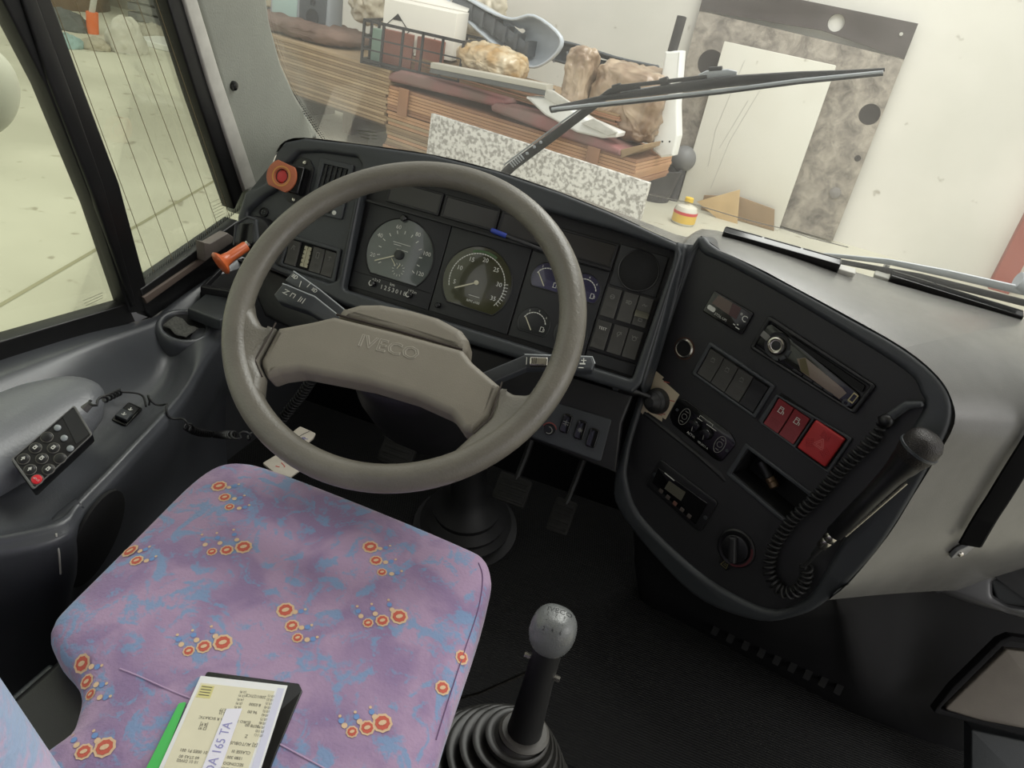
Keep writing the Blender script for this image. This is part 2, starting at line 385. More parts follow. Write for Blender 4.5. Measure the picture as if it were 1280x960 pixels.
dl = [FS.uv(*p, 5) for p in [(812, 243), (835, 248), (860, 253), (890, 262), (920, 271), (950, 279), (980, 286), (1012, 297), (1060, 309)]]
stuff(obj('dirt_line', MB(.001).strokes([dl], 2.2, 5.2), mat('dried_dirt', (226, 222, 214), .9), win3))
# ------------------------------------------------------------------ dashboard body
FI = Fr((0, .38, .68), (0, -math.cos(R(22)), math.sin(R(22))), (1, 0, 0))                    # instrument face
NC = (-math.sin(R(26)) * math.cos(R(10)), -math.cos(R(26)) * math.cos(R(10)), math.sin(R(10)))
FC0 = Vector((.5688, .3247, .5708)); FC = Fr(CAM + (FC0 - CAM) * .953, NC, (math.cos(R(26)), -math.sin(R(26)), 0), R(-7), .953)              # centre console face
FW = Fr((0, 0, .75), (0, -.655, .755), (1, 0, 0))                                              # steering wheel plane
dash = thing('dashboard', 'dark grey moulded bus dashboard wrapping around the driver seat', 'dashboard', (0, .45, .5))
def place(o, M): o.matrix_world = M
def dpart(name, b, m, F, **k):
    """a piece of the dashboard drawn on a working plane"""
    I = dash_I @ F.mat(ms=1); b.v = [I @ (p * b.sc) for p in b.v]; b.sc = 1.0
    return obj(name, b, m, dash, **k)
dash_I = Matrix.Translation((0, .45, .5)).inverted()
crest = [(345, 190), (355, 177), (380, 172), (450, 180), (540, 193), (620, 213), (700, 240), (760, 264), (800, 282), (848, 304)]
outl = [(293, 318), (296, 270), (305, 240), (330, 228)] + crest + [(853, 318), (803, 480), (790, 492), (430, 382), (348, 338)]
OU = FI.uvs(outl, 20)
recess = fillet([(-277, 104), (-250, 126), (60, 132), (180, 131), (287, 124), (281, -97), (-262, -97)], 8)
podh = fillet([(-478, -70), (-485, -12), (-462, 20), (-440, 40), (-432, 88), (-415, 116), (-372, 128), (-300, 136), (-288, 124), (-276, -84), (-292, -94), (-400, -92)], 10)
dpart('instrument_surround', MB(.001).plate(fillet(OU, 6), -6, 20, 7, [recess, podh], br=3), DASH, FI)
dpart('recess_back', MB(.001).plate(FI.uvs(outl, 0), -30, -8), BLACK, FI)
dpart('side_pod_face', MB(.001).plate([(-490, -90), (-495, 30), (-445, 125), (-280, 145), (-265, -100)], -8, 9), DASH, FI)
dpart('lower_fascia', MB(.001).plate(FI.uvs([(300, 322), (350, 342), (430, 384), (792, 494), (778, 530), (770, 592), (660, 549), (560, 505), (470, 470), (420, 440), (330, 395)], -12), -30, -12, 6), BLACK, FI)
# top and right flank: one skin from the crest round the console edge
rimpx = [(858, 304), (898, 313), (950, 336), (980, 352), (1060, 395), (1130, 435), (1172, 470), (1190, 500), (1193, 530), (1172, 570), (1140, 622), (1110, 670), (1062, 728), (1035, 750)]
def FIw(p, h): u, v = FI.uv(*p, h); return FI.o + FI.u * u * .001 + FI.v * v * .001 + FI.n * h * .001
def FCw(p, h): u, v = FC.uv(*p, h); return FC.o + (FC.u * u + FC.v * v + FC.n * h) * .001 * FC.k
inner = [FIw(p, 16) for p in crest] + [FCw(p, 4) for p in rimpx]
n1 = len(crest)
outer = [Vector((max(p.x, -.59), .745, .735)) for p in inner[:n1]]
tail = [(.33, .74, .752), (.40, .74, .755), (.50, .74, .757), (.58, .74, .757), (.75, .74, .757), (.95, .74, .755), (1.15, .74, .745), (1.26, .72, .70), (1.30, .68, .62), (1.28, .64, .54), (1.22, .60, .47), (1.16, .57, .41), (1.04, .53, .34), (.98, .50, .31)]
outer += [Vector(t) for t in tail]
rows = [inner]
for f, lift in ((.06, .006), (.2, .016), (.4, .022), (.6, .02), (.8, .012)):
    row = []
    for i, (a, b_) in enumerate(zip(inner, outer)):
        g = i / (len(inner) - 1); up = Vector((0, 0, 1)) if i < n1 + 4 else Vector((.45, -.35, .8)).normalized()
        k = .35 if i < n1 else 1.0
        row.append(a.lerp(b_, f) + up * lift * k)
    rows.append(row)
rows.append(outer)
nl = n1 + 6
topb = MB().grid([[*smooth_line(r, 3)] for r in rows])
def split(c0, c1): return MB().grid([smooth_line(r, 3)[c0 * 3:c1 * 3 + 1] for r in rows])
obj('windscreen_shelf', split(0, n1 + 5), FLANK, dash, world=True, ang=60)
flank = obj('side_flank', split(n1 + 5, len(inner) - 1), FLANK, dash, world=True, ang=60)
# console
CO = [(-338, 178), (-287, 204), (-163, 212), (-49, 215), (43, 216), (110, 203), (146, 172), (162, 108), (177, -33), (173, -134), (163, -186), (146, -232), (102, -290), (9, -335), (-85, -336), (-199, -314), (-249, -272), (-284, -130)]
CI = [(-322, 160), (-305, 184), (-198, 192), (-63, 193), (60, 190), (95, 174), (112, 150), (118, 25), (138, -160), (133, -214), (101, -262), (16, -290), (-73, -296), (-175, -286), (-227, -250), (-247, -215), (-270, -129)]
def cl2(p, s=4): return [tuple(q.xy) for q in smooth_line([(*a, 0) for a in p], s, True)]
dpart('console_rim', MB(.001).plate(cl2(CO), -40, 8, 9, [cl2(CI)], br=3), DASH, FC)
dpart('console_face', MB(.001).plate(cl2(CO, 3), -45, 0, holes=[[( -70, -105), (-68, -53), (54, -55), (48, -112)]]), CONS, FC)
dpart('console_fold', MB(.001).tube([(-265, -118, -2), (-140, -118, 1), (-90, -122, 0), (-74, -126, -4)], 5, 8), CONS, FC)
if False: dpart('rim_joint', MB(.001).tube([(FC.uv(1038, 737, 9)[0], FC.uv(1038, 737, 9)[1], 8.5), (*FC.uv(1052, 729, 9), 8.5), (*FC.uv(1058, 736, 9), 0)], 1.2, 6), VOID, FC)
fa = [FIw(p, 19) for p in [(847, 303), (838, 352), (821, 418), (802, 484)]]; fb_ = [FCw(p, 7) for p in [(868, 306), (850, 360), (830, 428), (806, 505)]]
fr_ = [[a.lerp(b_, f) + FI.n * (-.012 * math.sin(math.pi * f)) for a, b_ in zip(smooth_line(fa, 4), smooth_line(fb_, 4))] for f in (0, .25, .5, .75, 1)]
obj('console_link', MB().grid(fr_), DASH, dash, world=True, ang=70, solid=.004)
# seam across the flank
def bvh_of(*objs):
    vs, fs = [], []
    for o in objs:
        M = rootmat(o); b0 = len(vs); vs += [M @ v.co for v in o.data.vertices]; fs += [tuple(b0 + i for i in p.vertices) for p in o.data.polygons]
    return BVHTree.FromPolygons(vs, fs)
def ray(px, py): return (M3 @ Vector(((px - 640) / FPX, (py - 480) / FPX, 1.0))).normalized()
def drop(bv, px, py, off=0.0):
    d = ray(px, py); h = bv.ray_cast(CAM, d)
    if h[0] is None: return None
    n = h[1] if h[1].dot(d) < 0 else -h[1]
    return h[0] + n * off, n
# lower kick panel
top = [FCw(p, -6) for p in [(772, 590), (782, 645), (830, 703), (880, 746), (950, 770), (1000, 765)]] + [FCw(p, 2) for p in [(1036, 750), (1062, 730)]] + [aty(1180, 696, .47), aty(1300, 690, .56)]
bot = [Vector(p) for p in [(.42, .585, 0), (.42, .51, 0), (.51, .49, 0), (.60, .47, 0), (.69, .45, 0), (.76, .435, 0), (.84, .42, 0), (.92, .415, 0), (1.05, .42, 0), (1.35, .47, 0)]]
krows = []
for f, dy in ((0, 0), (.08, .035), (.3, .05), (.55, .03), (.62, .012), (.8, .0), (1, 0)):
    krows.append(smooth_line([a.lerp(b_, f) + Vector((0, dy, 0)) for a, b_ in zip(top, bot)], 4))
KICK = mat('dark_kick_panel', (25, 25, 27), .8, spec=.2, noise=10, amount=.15, bump=.2, bscale=800)
kick = obj('kick_panel', MB().grid(krows), KICK, dash, world=True, ang=50)
kb = bvh_of(kick)
for k in range(9):
    f = k / 8; px, py = 894 + 153 * f, 786 + 73 * f
    h = drop(kb, px, py, .001)
    if h:
        p, n = h; p = p + Vector((0, -.006, .006)); n = Vector((-.2, -.88, .42)); Fv = Fr(p, n, (1, -.25, 0)); o = obj('vent_slot', MB(.001).plate(rect(-7, -13, 7, 13, 4), -4, 3, 1, [rect(-5, -11, 5, 11, 3)]).plate(rect(-5.6, -11.6, 5.6, 11.6), -4, 3.6, mi=1), [KICK, VOID], None)  # slot mouth is a proud near-black plate, its shade painted
        M = Fv.mat(); I = dash_I @ M
        o.data.transform(I); o.parent = dash
# step-well side pieces at the right
FK = Fr((1.0, .43, .30), (-.1, -.88, .46), (1, -.1, 0))
def kpart(name, px, h0, h1, bev, m, rr=6, holes=()):
    return dpart(name, MB(.001).plate(fillet(FK.uvs(px, h1), rr), h0, h1, bev, [fillet(FK.uvs(q, h1), rr) for q in holes], br=3), m, FK)
SILVER = mat('dull_silver_panel', (118, 111, 103), .42, noise=9, amount=.25, bump=.15)
WINGM = mat('gloss_wing_plastic', (66, 66, 68), .25, noise=9, amount=.15)
kpart('door_sill_wing', [(1157, 736), (1182, 727), (1226, 708), (1285, 694), (1340, 690), (1340, 792), (1280, 775), (1215, 757)], -30, 22, 14, WINGM, 8, [[(1243, 728), (1262, 718), (1345, 705), (1345, 770), (1262, 757), (1243, 745)]])
kpart('wing_recess', [(1236, 722), (1290, 708), (1350, 700), (1350, 775), (1250, 760)], -30, 4, 4, DASH)
kpart('step_cover_frame', [(1166, 891), (1190, 860), (1250, 801), (1264, 795), (1340, 806), (1340, 935), (1240, 910)], -30, 3, 2, KICK, 4, [[(1174, 887), (1253, 808), (1264, 802), (1335, 811), (1335, 922), (1230, 902)]])
kpart('step_cover', [(1180, 887), (1258, 812), (1345, 822), (1345, 926), (1232, 903)], -30, -3, 3, SILVER, 5)
kpart('step_edge', [(1214, 912), (1300, 930), (1300, 1000), (1214, 980)], -60, -8, 3, DASH, 4)
# ------------------------------------------------------------------ steering wheel
sw = thing('steering_wheel', 'worn grey two-spoke bus steering wheel with raised lettering on the hub', 'steering wheel', FW.mat())
b = MB(.001); Rm = 218
b.tube([(Rm * math.cos(2 * math.pi * k / 96), Rm * math.sin(2 * math.pi * k / 96), 0) for k in range(96)], 17.5, 18, True, up=(0, 0, 1), flat=.95)
obj('rim', b, WHEEL, sw, ang=80)
def lug(sgn, pts, rr):
    b = MB(.001).plate(fillet(pts, rr, 8), -20, -1, 9, br=5)
    for p in b.v: f = min(max((math.hypot(p.x, p.y) - 160) / 54, 0), 1); p.z += f * f * (15 if p.z > -12 else 0)
    return b
def arc(a0, a1, n, r=212): return [(r * math.cos(R(a0 + (a1 - a0) * i / (n - 1))), r * math.sin(R(a0 + (a1 - a0) * i / (n - 1)))) for i in range(n)]
L = arc(190, 238, 10, 216) + [(-122, -160), (-131, -138), (-150, -122), (-151, -70), (-170, -76), (-188, -62), (-203, -42)]
Rr = arc(-9, -55, 10, 216) + [(134, -150), (146, -121), (158, -95), (156, -51), (174, -56), (192, -53), (203, -40)]
for pts in (L, Rr): obj('spoke', lug(1, pts, [0] * 10 + [10, 2, 14, 2, 14, 14, 10]), WHEEL, sw, ang=60)
pad = [(-149, -69), (-110, -46), (-86, -30), (0, -24), (92, -20), (110, -32), (154, -50), (158, -94), (146, -119), (132, -118), (112, -104), (60, -99), (0, -101), (-45, -107), (-95, -114), (-118, -126), (-131, -137), (-149, -121)]
hub = obj('hub_pad', MB(.001).plate(fillet(pad, [3, 30, 10, 20, 10, 30, 3, 14, 5, 10, 20, 20, 20, 20, 20, 10, 5, 16], 5), -46, -3, 9, br=5), PAD, sw, ang=60)
PADL = mat('hub_letter_edge', (150, 145, 133), .4)
obj('lettering', MB(.001).text('IVECO', 23, 2, -49, -3, 4, 0, sx=1.22, outline=.8, spacing=1.02), PADL, hub)
obj('lettering_face', MB(.001).text('IVECO', 23, 2, -49, -2.7, 4, 0, sx=1.22), PAD, hub)
for q in ([(-151, -66), (-151, -95), (-152, -122), (-132, -139)], [(156, -47), (160, -94), (148, -120)]): obj('seam', MB(.001).tube([(*p, 1.5) for p in q], 1.1, 6), mat('seam_brown', (58, 50, 44), .7), sw)
cap = [(-90, -26), (-82, -10), (-66, 2), (-40, 11), (0, 16), (40, 17), (76, 10), (90, 0), (94, -14), (92, -22), (0, -23)]
obj('hub_cap', MB(.001).plate(fillet(cap, 8, 4), -66, -12, 12, br=4), PAD, sw, ang=60)
obj('cap_gap', MB(.001).tube([(-86, -25.5, -9), (0, -21.5, -8), (90, -18.5, -9)], 1.5, 6), mat('dirty_gap', (40, 30, 24), .8), sw)  # dark brown line drawn along the joint
# ------------------------------------------------------------------ steering column and stalks
sc = thing('steering_column', 'dark steering column shroud with two left stalks and one right stalk', 'steering column', FW.mat(0, 0, -60))
obj('shroud', MB(.001).lathe([(20, 10), (78, 8), (84, 0), (84, -60), (92, -110), (92, -180), (70, -260)], 32, sy=.75).shift(0, -40), BLACK, sc)
obj('collar', MB(.001).plate(fillet([(88, -20), (118, -34), (122, -46), (104, -62), (80, -60)], 6), -50, -4, 6), PAD, sc)
def ribbonsym(b, lines, w, z): return b.strokes(lines, w, z, 0)
def stalk(name, pts, h0, h1, sym, lab, edge):
    s = obj(name, MB(.001).plate(fillet(pts, 3), h0 + 60, h1 + 60, 3), STALK, sc, label=lab)
    obj('edge', MB(.001).tube([(*p, h1 + 60 - 1) for p in edge], 1.1, 6), STALKL, s)
    b = MB(.001)
    for a in sym: b.strokes(a[0], a[1], h1 + 60.4) if not isinstance(a[0], str) else b.text(a[0], a[1], a[2], a[3], h1 + 60.4, a[4])
    if b.v: stuff(obj('symbol', b, PRINT, s))
    return s
def loc(cx, cy, lines, ang, s=1):
    c, sn = math.cos(R(ang)) * s, math.sin(R(ang)) * s
    return [[(cx + x * c - y * sn, cy + x * sn + y * c) for x, y in L] for L in lines]
lamp = [[(0, -3), (0, 3), (3, 2.2), (4.2, 0), (3, -2.2), (0, -3)], [(-1.5, 2), (-5, 2)], [(-1.5, 0), (-5, 0)], [(-1.5, -2), (-5, -2)]]
wip = [[(-4, 3), (4, 3)], [(-3, -3), (3, 3)], [(-4, -3), (4, -3)]]
stalk('stalk', [(-223, 29), (-217, 48), (-167, 33), (-100, 8), (-108, -4), (-150, 12)], -100, -84,
      [(loc(-210, 39, lamp, -15), 1), (loc(-197, 31, [[(-4, 0), (5, 0)]], -80), 1.2), (loc(-184, 33, [[(0, -4), (0, 4)]], -15), 1.2), (loc(-172, 28, lamp, -15, .9), 1)],
      'rear stalk with lamp symbols', [(-217, 47), (-167, 32), (-104, 9)])
stalk('stalk', [(-216, -4), (-212, 15), (-206, 18), (-158, 12), (-98, -9), (-114, -22), (-156, -12), (-205, -11)], -84, -66,
      [(loc(-200, 5, wip, -10), 1.1), (loc(-188, 3, [[(-3, -3), (-3, 3), (3, 3), (3, -3)]], -10), 1.1), (loc(-176, 1, [[(0, -4), (0, 4)], [(3, -3), (3, 3)]], -10), 1.2), (loc(-168, 0, [[(-1, -4), (-1, 4)]], -10), 1.2)],
      'front stalk with wiper symbols', [(-212, 16), (-158, 12), (-101, -8)])
rs = stalk('stalk', [(100, -28), (154, 24), (240, 50), (246, 42), (246, 32), (230, 26), (185, 15), (163, 7), (125, -30)], -84, -66,
           [(loc(231, 41, [[(-3, 0), (3, 0)], [(0, -3), (0, 3)]], 17), 1.2), (loc(231, 36, [[(-3, 0), (3, 0)]], 17), 2), (loc(231, 30, [[(-3, 0), (3, 0)]], 17), 1.2), (loc(160, 16, [[(0, -5), (0, 5)]], 17), 1)],
           'right stalk with a chrome thumb roller', [(154, 24), (200, 38), (240, 50), (246, 42)])
F2 = Matrix.Translation((0, 0, -6)) @ Matrix.Rotation(R(17), 4, 'Z')
x0, y0 = FW.uv(663, 459, -62); x1, y1 = FW.uv(684, 447, -62); cx_, cy_ = (x0 + x1) / 2, (y0 + y1) / 2
rb = MB(.001); rb.plate(rect(-12, -6, 12, 6, 2), -4, 5, 2, M=Matrix.Translation((cx_, cy_, -2)) @ Matrix.Rotation(R(17), 4, 'Z'))
for k in range(3): rb.box(-9 + k * 2.5, -8 + k * 2.5, -4, 4, 5, 5.6, 1, Matrix.Translation((cx_, cy_, -2)) @ Matrix.Rotation(R(17), 4, 'Z'))
obj('thumb_roller', rb, [STEEL, BLACK], rs)

# ------------------------------------------------------------------ instruments
def face(name, label, cat, u0, v0, u1, v1, F=FI, h=-3, m=BLACK, r=2, th=6, group=None):
    """a rectangular unit let into a face; local origin at its centre, z towards the driver"""
    cu, cv = (u0 + u1) / 2, (v0 + v1) / 2
    t = thing(name, label, cat, F.mat(cu, cv, h), group)
    obj('faceplate', MB(.001).plate(rect(u0 - cu, v0 - cv, u1 - cu, v1 - cv, r), -th, 0, 1), m, t)
    return t, cu, cv
DIAL = mat('dial_face', (34, 36, 36), .35)
DGL = mat('dial_glass_grey', (92, 98, 95), .18, noise=6, amount=.4, coat=.6)  # grey lightened in place of the side window's reflection
DOL = mat('dial_glass_olive', (62, 62, 40), .2, noise=6, amount=.45, coat=.6)
DPU = mat('dial_glass_violet', (38, 36, 62), .25, coat=.5)
NEED = mat('pale_needle', (196, 192, 170), .5)
FACE = mat('instrument_face', (32, 33, 35), .5, bump=.15, bscale=900)
def dialshape(r, cut, n=48):
    a = math.degrees(math.asin(cut / r)); return circ(0, 0, r, n, -a, 180 + a)
def ticks(b, r0, r1, a0, a1, n, w, z, skip=None):
    for i in range(n):
        a = R(a0 + (a1 - a0) * i / (n - 1)); b.strokes([[(r0 * math.cos(a), r0 * math.sin(a)), (r1 * math.cos(a), r1 * math.sin(a))]], w, z)
# tachograph
t, cu, cv = face('tachograph', 'round speed dial with numbers to 120 above the odometer row', 'gauge', -262, -89, -103, 66, m=FACE)
def dial(t, dx, dy, r, cut, m, name='dial'):
    o = obj(name, MB(.001).plate([(x + dx, y + dy) for x, y in dialshape(r, cut)], 0, 1.2, .5), m, t)
    obj('bezel', MB(.001).tube([(x + dx, y + dy, .8) for x, y in dialshape(r + 1, cut + 1)], 1.3, 6, True), BLACK, o)
    return o
dx, dy = -182 - cu, -9 - cv
d = dial(t, dx, dy, 64, 45, DGL)
T = Matrix.Translation((dx, dy, 0)); b = MB(.001); T0 = len(b.v)
ticks(b, 38, 43, 215, -33, 13, 1.4, 1.5); 
for k, s in enumerate(('20', '40', '60', '80', '100', '120')):
    a = R(190 - (190 + 20) * k / 5); q = 49
    b.text(s, 10.5, 52 * math.cos(R(196 - 44.5 * k)), 52 * math.sin(R(196 - 44.5 * k)) * .95, 1.6)
b.v = [T @ p for p in b.v]
b.strokes([[(dx - 18, dy + 20), (dx + 16, dy + 20)], [(dx - 16, dy + 16), (dx - 2, dy + 16)], [(dx - 8, dy + 9), (dx + 14, dy + 9)]], .8, 1.5)
for k in range(12): a = R(30 * k); b.strokes([[(dx + 5 + 9 * math.cos(a), dy - 26 + 9 * math.sin(a)), (dx + 5 + 12 * math.cos(a), dy - 26 + 12 * math.sin(a))]], .9, 1.5)
stuff(obj('scale', b, PRINT, d))
obj('spindle', MB(.001).lathe([(9, 0), (9, 4), (7, 5), (.1, 5.2)], 20, M=Matrix.Translation((dx, dy, 1))), DIAL, t)
obj('needle', MB(.001).strokes([[(dx - 8, dy - 4), (dx - 42, dy - 22)]], 2.2, 4).strokes([[(dx - 2, dy - 20), (dx - 12, dy - 10)], [(dx + 3, dy - 24), (dx + 7, dy - 16)]], 1.4, 3.4), NEED, t)
b = MB(.001)
b.text('1253018', 11, 6, -62, .6, 0, spacing=1.4).text('km', 8, 2, -52.5, .6).text('n2x2', 7, -30, -53, .6, spacing=1.2).text('192m', 7, 42, -54, .6, spacing=1.2)
stuff(obj('odometer', b, PRINT, t))
obj('seam', MB(.001).strokes([[(-78, -51 + 2), (78, -51 + 4)]], 1.2, .4), VOID, t)
for x, y in ((-35, -61), (39, -61), (-9, 67)):
    k = obj('latch_knob', MB(.001).lathe([(6, 0), (6, 7), (4.5, 9), (.1, 9.5)], 16, M=Matrix.Translation((x, y, 0))), BLACKG, t)
    obj('highlight_tab', MB(.001).tube(smooth_line([(x - 2, y + 5, 8), (x - 4, y, 8.6), (x - 1, y - 4, 8.6), (x + 3, y - 2, 8.4)], 4), 1.0, 6), PRINT, k) if y < 0 else None  # white curl paints a highlight on the glossy knob
# rev counter
t, cu, cv = face('rev_counter', 'round engine speed dial marked 5 to 35 with a green band', 'gauge', -101, -89, 49, 66, m=FACE)
dx, dy = -29 - cu, -17 - cv
d = dial(t, dx, dy, 63, 46, DOL)
b = MB(.001)
for i in range(43):
    a = R(200 - (200 + 32) * i / 42); r0, r1 = 51, 54
    b.strokes([[(dx + r0 * math.cos(a), dy + r0 * math.sin(a)), (dx + r0 * math.cos(a - .055), dy + r0 * math.sin(a - .055))]], 1.6, 1.5)
for i in range(8): a = R(12 - 6 * i); b.strokes([[(dx + 50 * math.cos(a), dy + 50 * math.sin(a)), (dx + 57 * math.cos(a), dy + 57 * math.sin(a))]], 1.1, 1.5)
for k, s in enumerate(('5', '10', '15', '20', '25', '30', '35')):
    a = R(193 - 36.5 * k); b.text(s, 11, dx + 42 * math.cos(a) * .97, dy + 42 * math.sin(a), 1.5)
b.text('RPM x100', 6, dx + 3, dy - 34, 1.5).strokes([[(dx - 8, dy - 24), (dx + 12, dy - 24)]], .8, 1.5)
stuff(obj('scale', b, PRINT, d))
b = MB(.001)
for i in range(9): a = R(112 - 5.2 * i); b.strokes([[(dx + 55 * math.cos(a), dy + 55 * math.sin(a)), (dx + 55 * math.cos(a - .06), dy + 55 * math.sin(a - .06))]], 4.5, 1.5)
obj('green_band', b, mat('green_print', (70, 96, 62), .6), d)
obj('needle', MB(.001).strokes([[(dx, dy), (dx - 35, dy - 19)]], 2.4, 4).lathe([(4, 1), (4, 5), (.1, 5.4)], 14, M=Matrix.Translation((dx, dy, 0))), NEED, t)
obj('latch_knob', MB(.001).lathe([(5, 0), (5, 6), (3.5, 8), (.1, 8.3)], 16, M=Matrix.Translation((-86 - cu, -75 - cv, 0))), BLACKG, t)
# four small gauges on one panel
t, cu, cv = face('small_gauge_panel', 'panel of four small half-round gauges right of the engine speed dial', 'gauge', 52, -89, 190, 64, m=FACE)
for gx, gy, m, na, nm in ((90, 23, DPU, 128, 'fuel_gauge'), (90, -56, DIAL, 128, 'oil_gauge'), (157, 23, DPU, 95, 'temperature_gauge'), (157, -56, DIAL, 128, 'air_gauge')):
    x, y = gx - cu, gy - cv
    d = obj(nm, MB(.001).plate([(px + x, py + y) for px, py in dialshape(28, 17, 32)], 0, 1.0, .4).tube([(px + x, py + y, .6) for px, py in dialshape(28.6, 17.4, 32)], 1.0, 6, True, mi=1), [m, BLACK], t)
    b = MB(.001)
    for i in range(11):
        a = R(155 - 13 * i); b.strokes([[(x + 21 * math.cos(a), y - 2 + 21 * math.sin(a)), (x + 21 * math.cos(a - .14), y - 2 + 21 * math.sin(a - .14))]], 1.5, 1.2)
    for i, s in enumerate('246'): a = R(120 - 38 * i); b.text(s, 5, x + 26 * math.cos(a), y - 3 + 26 * math.sin(a), 1.2)
    b.strokes([[(x + 14, y - 10), (x + 14, y - 2), (x + 19, y - 2), (x + 19, y - 10), (x + 13, y - 10)], [(x + 19, y - 4), (x + 21, y - 5), (x + 21, y - 9)]], .9, 1.2)
    stuff(obj('scale', b, PRINT, d))
    a = R(na); obj('needle', MB(.001).strokes([[(x - 2, y - 12), (x - 2 + 24 * math.cos(a), y - 12 + 24 * math.sin(a))]], 1.8, 1.6), mat('red_needle', (150, 70, 50), .5) if nm.startswith('temp') else NEED, d)
# warning lamp strip
for (u0, v0, u1, v1, lab) in ((-236, 76, -132, 117, 'leftmost of the four smoked warning-lamp windows, above the speed dial'), (-128, 76, -24, 116, 'second smoked warning-lamp window, above the engine speed dial'),
                              (-20, 74, 84, 115, 'third smoked warning-lamp window, behind the blue pen'), (88, 70, 191, 113, 'rightmost smoked warning-lamp window, beside the round speaker')):
    t = thing('warning_lamp_window', lab, 'display', FI.mat((u0 + u1) / 2, (v0 + v1) / 2, -4), 'warning lamp windows')
    w, h = (u1 - u0) / 2, (v1 - v0) / 2
    obj('frame', MB(.001).plate(rect(-w, -h, w, h, 2), -4, 1.5, 1, [rect(-w + 4, -h + 4, w - 4, h - 4, 1)]), BLACK, t)
    obj('lens', MB(.001).plate(rect(-w + 3.5, -h + 3.5, w - 3.5, h - 3.5), -4, 0), DISPLAY, t)
pen = thing('pen', 'ballpoint pen with a blue cap lying along the instrument ledge', 'pen', FI.mat(-28, 77, 6))
px0 = MB(.001); dirp = (math.cos(R(-4)), math.sin(R(-4)))
MX = Matrix.Rotation(R(-5), 4, 'Z') @ Matrix.Rotation(R(90), 4, 'Y')
obj('cap', MB(.001).lathe([(.1, 0), (4, .5), (4.4, 3), (4.4, 28), (3.6, 30)], 14, M=MX), mat('blue_cap', (52, 70, 160), .4), pen)
obj('barrel', MB(.001).lathe([(3.6, 29), (3.6, 128), (2, 138), (.6, 142)], 12, M=MX), mat('smoked_barrel', (52, 52, 54), .25), pen)
obj('ledge', MB(.001).box(-268, 192, 66, 70, -8, 5), BLACK, None).data.transform(dash_I @ FI.mat(ms=1)); bpy.data.objects['ledge'].parent = dash
# speaker
t, cu, cv = face('speaker', 'round black speaker grille in a square plate on the dashboard', 'speaker', 195, 44, 277, 114, m=FACE)
SPK = mat('speaker_cloth', (9, 9, 11), .8, bump=.6, bscale=1500)
obj('grille', MB(.001).lathe([(33, 0), (33, 1.5), (31, 2.5), (16, 4.5), (.1, 5)], 40), SPK, t)
obj('grille_rim', MB(.001).tube([(x, y, 1) for x, y in circ(0, 0, 34, 40)], 1.3, 6, True), BLACK, t)

# ------------------------------------------------------------------ rocker switches
def rocker(t, x, y, w, h, sym=None, m=ROCK, name='rocker_switch', z=0, tilt=1, lab=None, proud=7):
    b = MB(.001); n = 9; rows = []
    for i in range(n):
        f = i / (n - 1); yy = -h / 2 + h * f; zz = proud * (.55 + .45 * (abs(f - .45) * 2) ** 1.5 * (1 if f > .45 else .35))
        rows.append([(-w / 2, yy, 0), (-w / 2, yy, zz - 1), (-w / 2 + 1.2, yy, zz), (w / 2 - 1.2, yy, zz), (w / 2, yy, zz - 1), (w / 2, yy, 0)])
    b.grid([[(a + x, c + y, d + z) for a, c, d in r] for r in rows])
    k = len(b.v); b.f += [tuple(range(k - 6, k)), tuple(reversed(range(6)))]; b.m += [0, 0]
    for j in range(5): b.box(x - w * .32, x + w * .32, y - h * .38 + j * h * .055, y - h * .365 + j * h * .055, z + proud * .5, z + proud * .66)
    o = obj(name, b, m, t, ang=30, label=lab)
    if sym:
        s = MB(.001); s.strokes([[(a + x, c + y) for a, c in L] for L in sym], 1.0, z + proud * .9 + .2); stuff(obj('symbol', s, PRINTD if m is ROCK else PRINT, o))
    return o
ring = [(3.5 * math.cos(R(30 * k)), 10 + 3.5 * math.sin(R(30 * k))) for k in range(13)]
S_lamp = [[(x * 1.0, y + 9) for x, y in L] for L in lamp]
t = thing('switch_bank', 'two rows of grey rocker switches below the round speaker', 'switch', FI.mat(236, -13, -4))
obj('frame', MB(.001).plate(rect(-44, -58, 46, 58, 2), -6, 0, 1), BLACK, t)
cols = (-29, 1, 27); cols = (-28.5, 1, 27.5)
sym1 = ([ring, [(-3.5, 10), (3.5, 10)]], S_lamp, [[(-4, 10), (-1, 13), (1, 10), (4, 12)], [(-3, -12), (3, -12), (3, -16), (-3, -16), (-3, -12)]])
for i, x in enumerate(cols): rocker(t, x, 28.5, 24.5, 49, sym1[i])
rocker(t, 27.5, 24, 24, 10, None, mat('olive_toggle', (108, 106, 92), .45), 'toggle_lip', 3)
for i, x in enumerate(cols):
    o = rocker(t, x, -28, 24.5, 48, (None, [ring[:9], [(-2, 5), (3, 14)]], [[(-5, 14), (-2, 11), (0, 14), (2, 11), (5, 14)], ring])[i])
    if i == 0: obj('symbol', MB(.001).text('TEST', 6.5, x, -17, 6.8), PRINT, o)
obj('blank_plate', MB(.001).plate(rect(-43, -80, 43, -60, 2), -4, 1, .8), FACE, t)

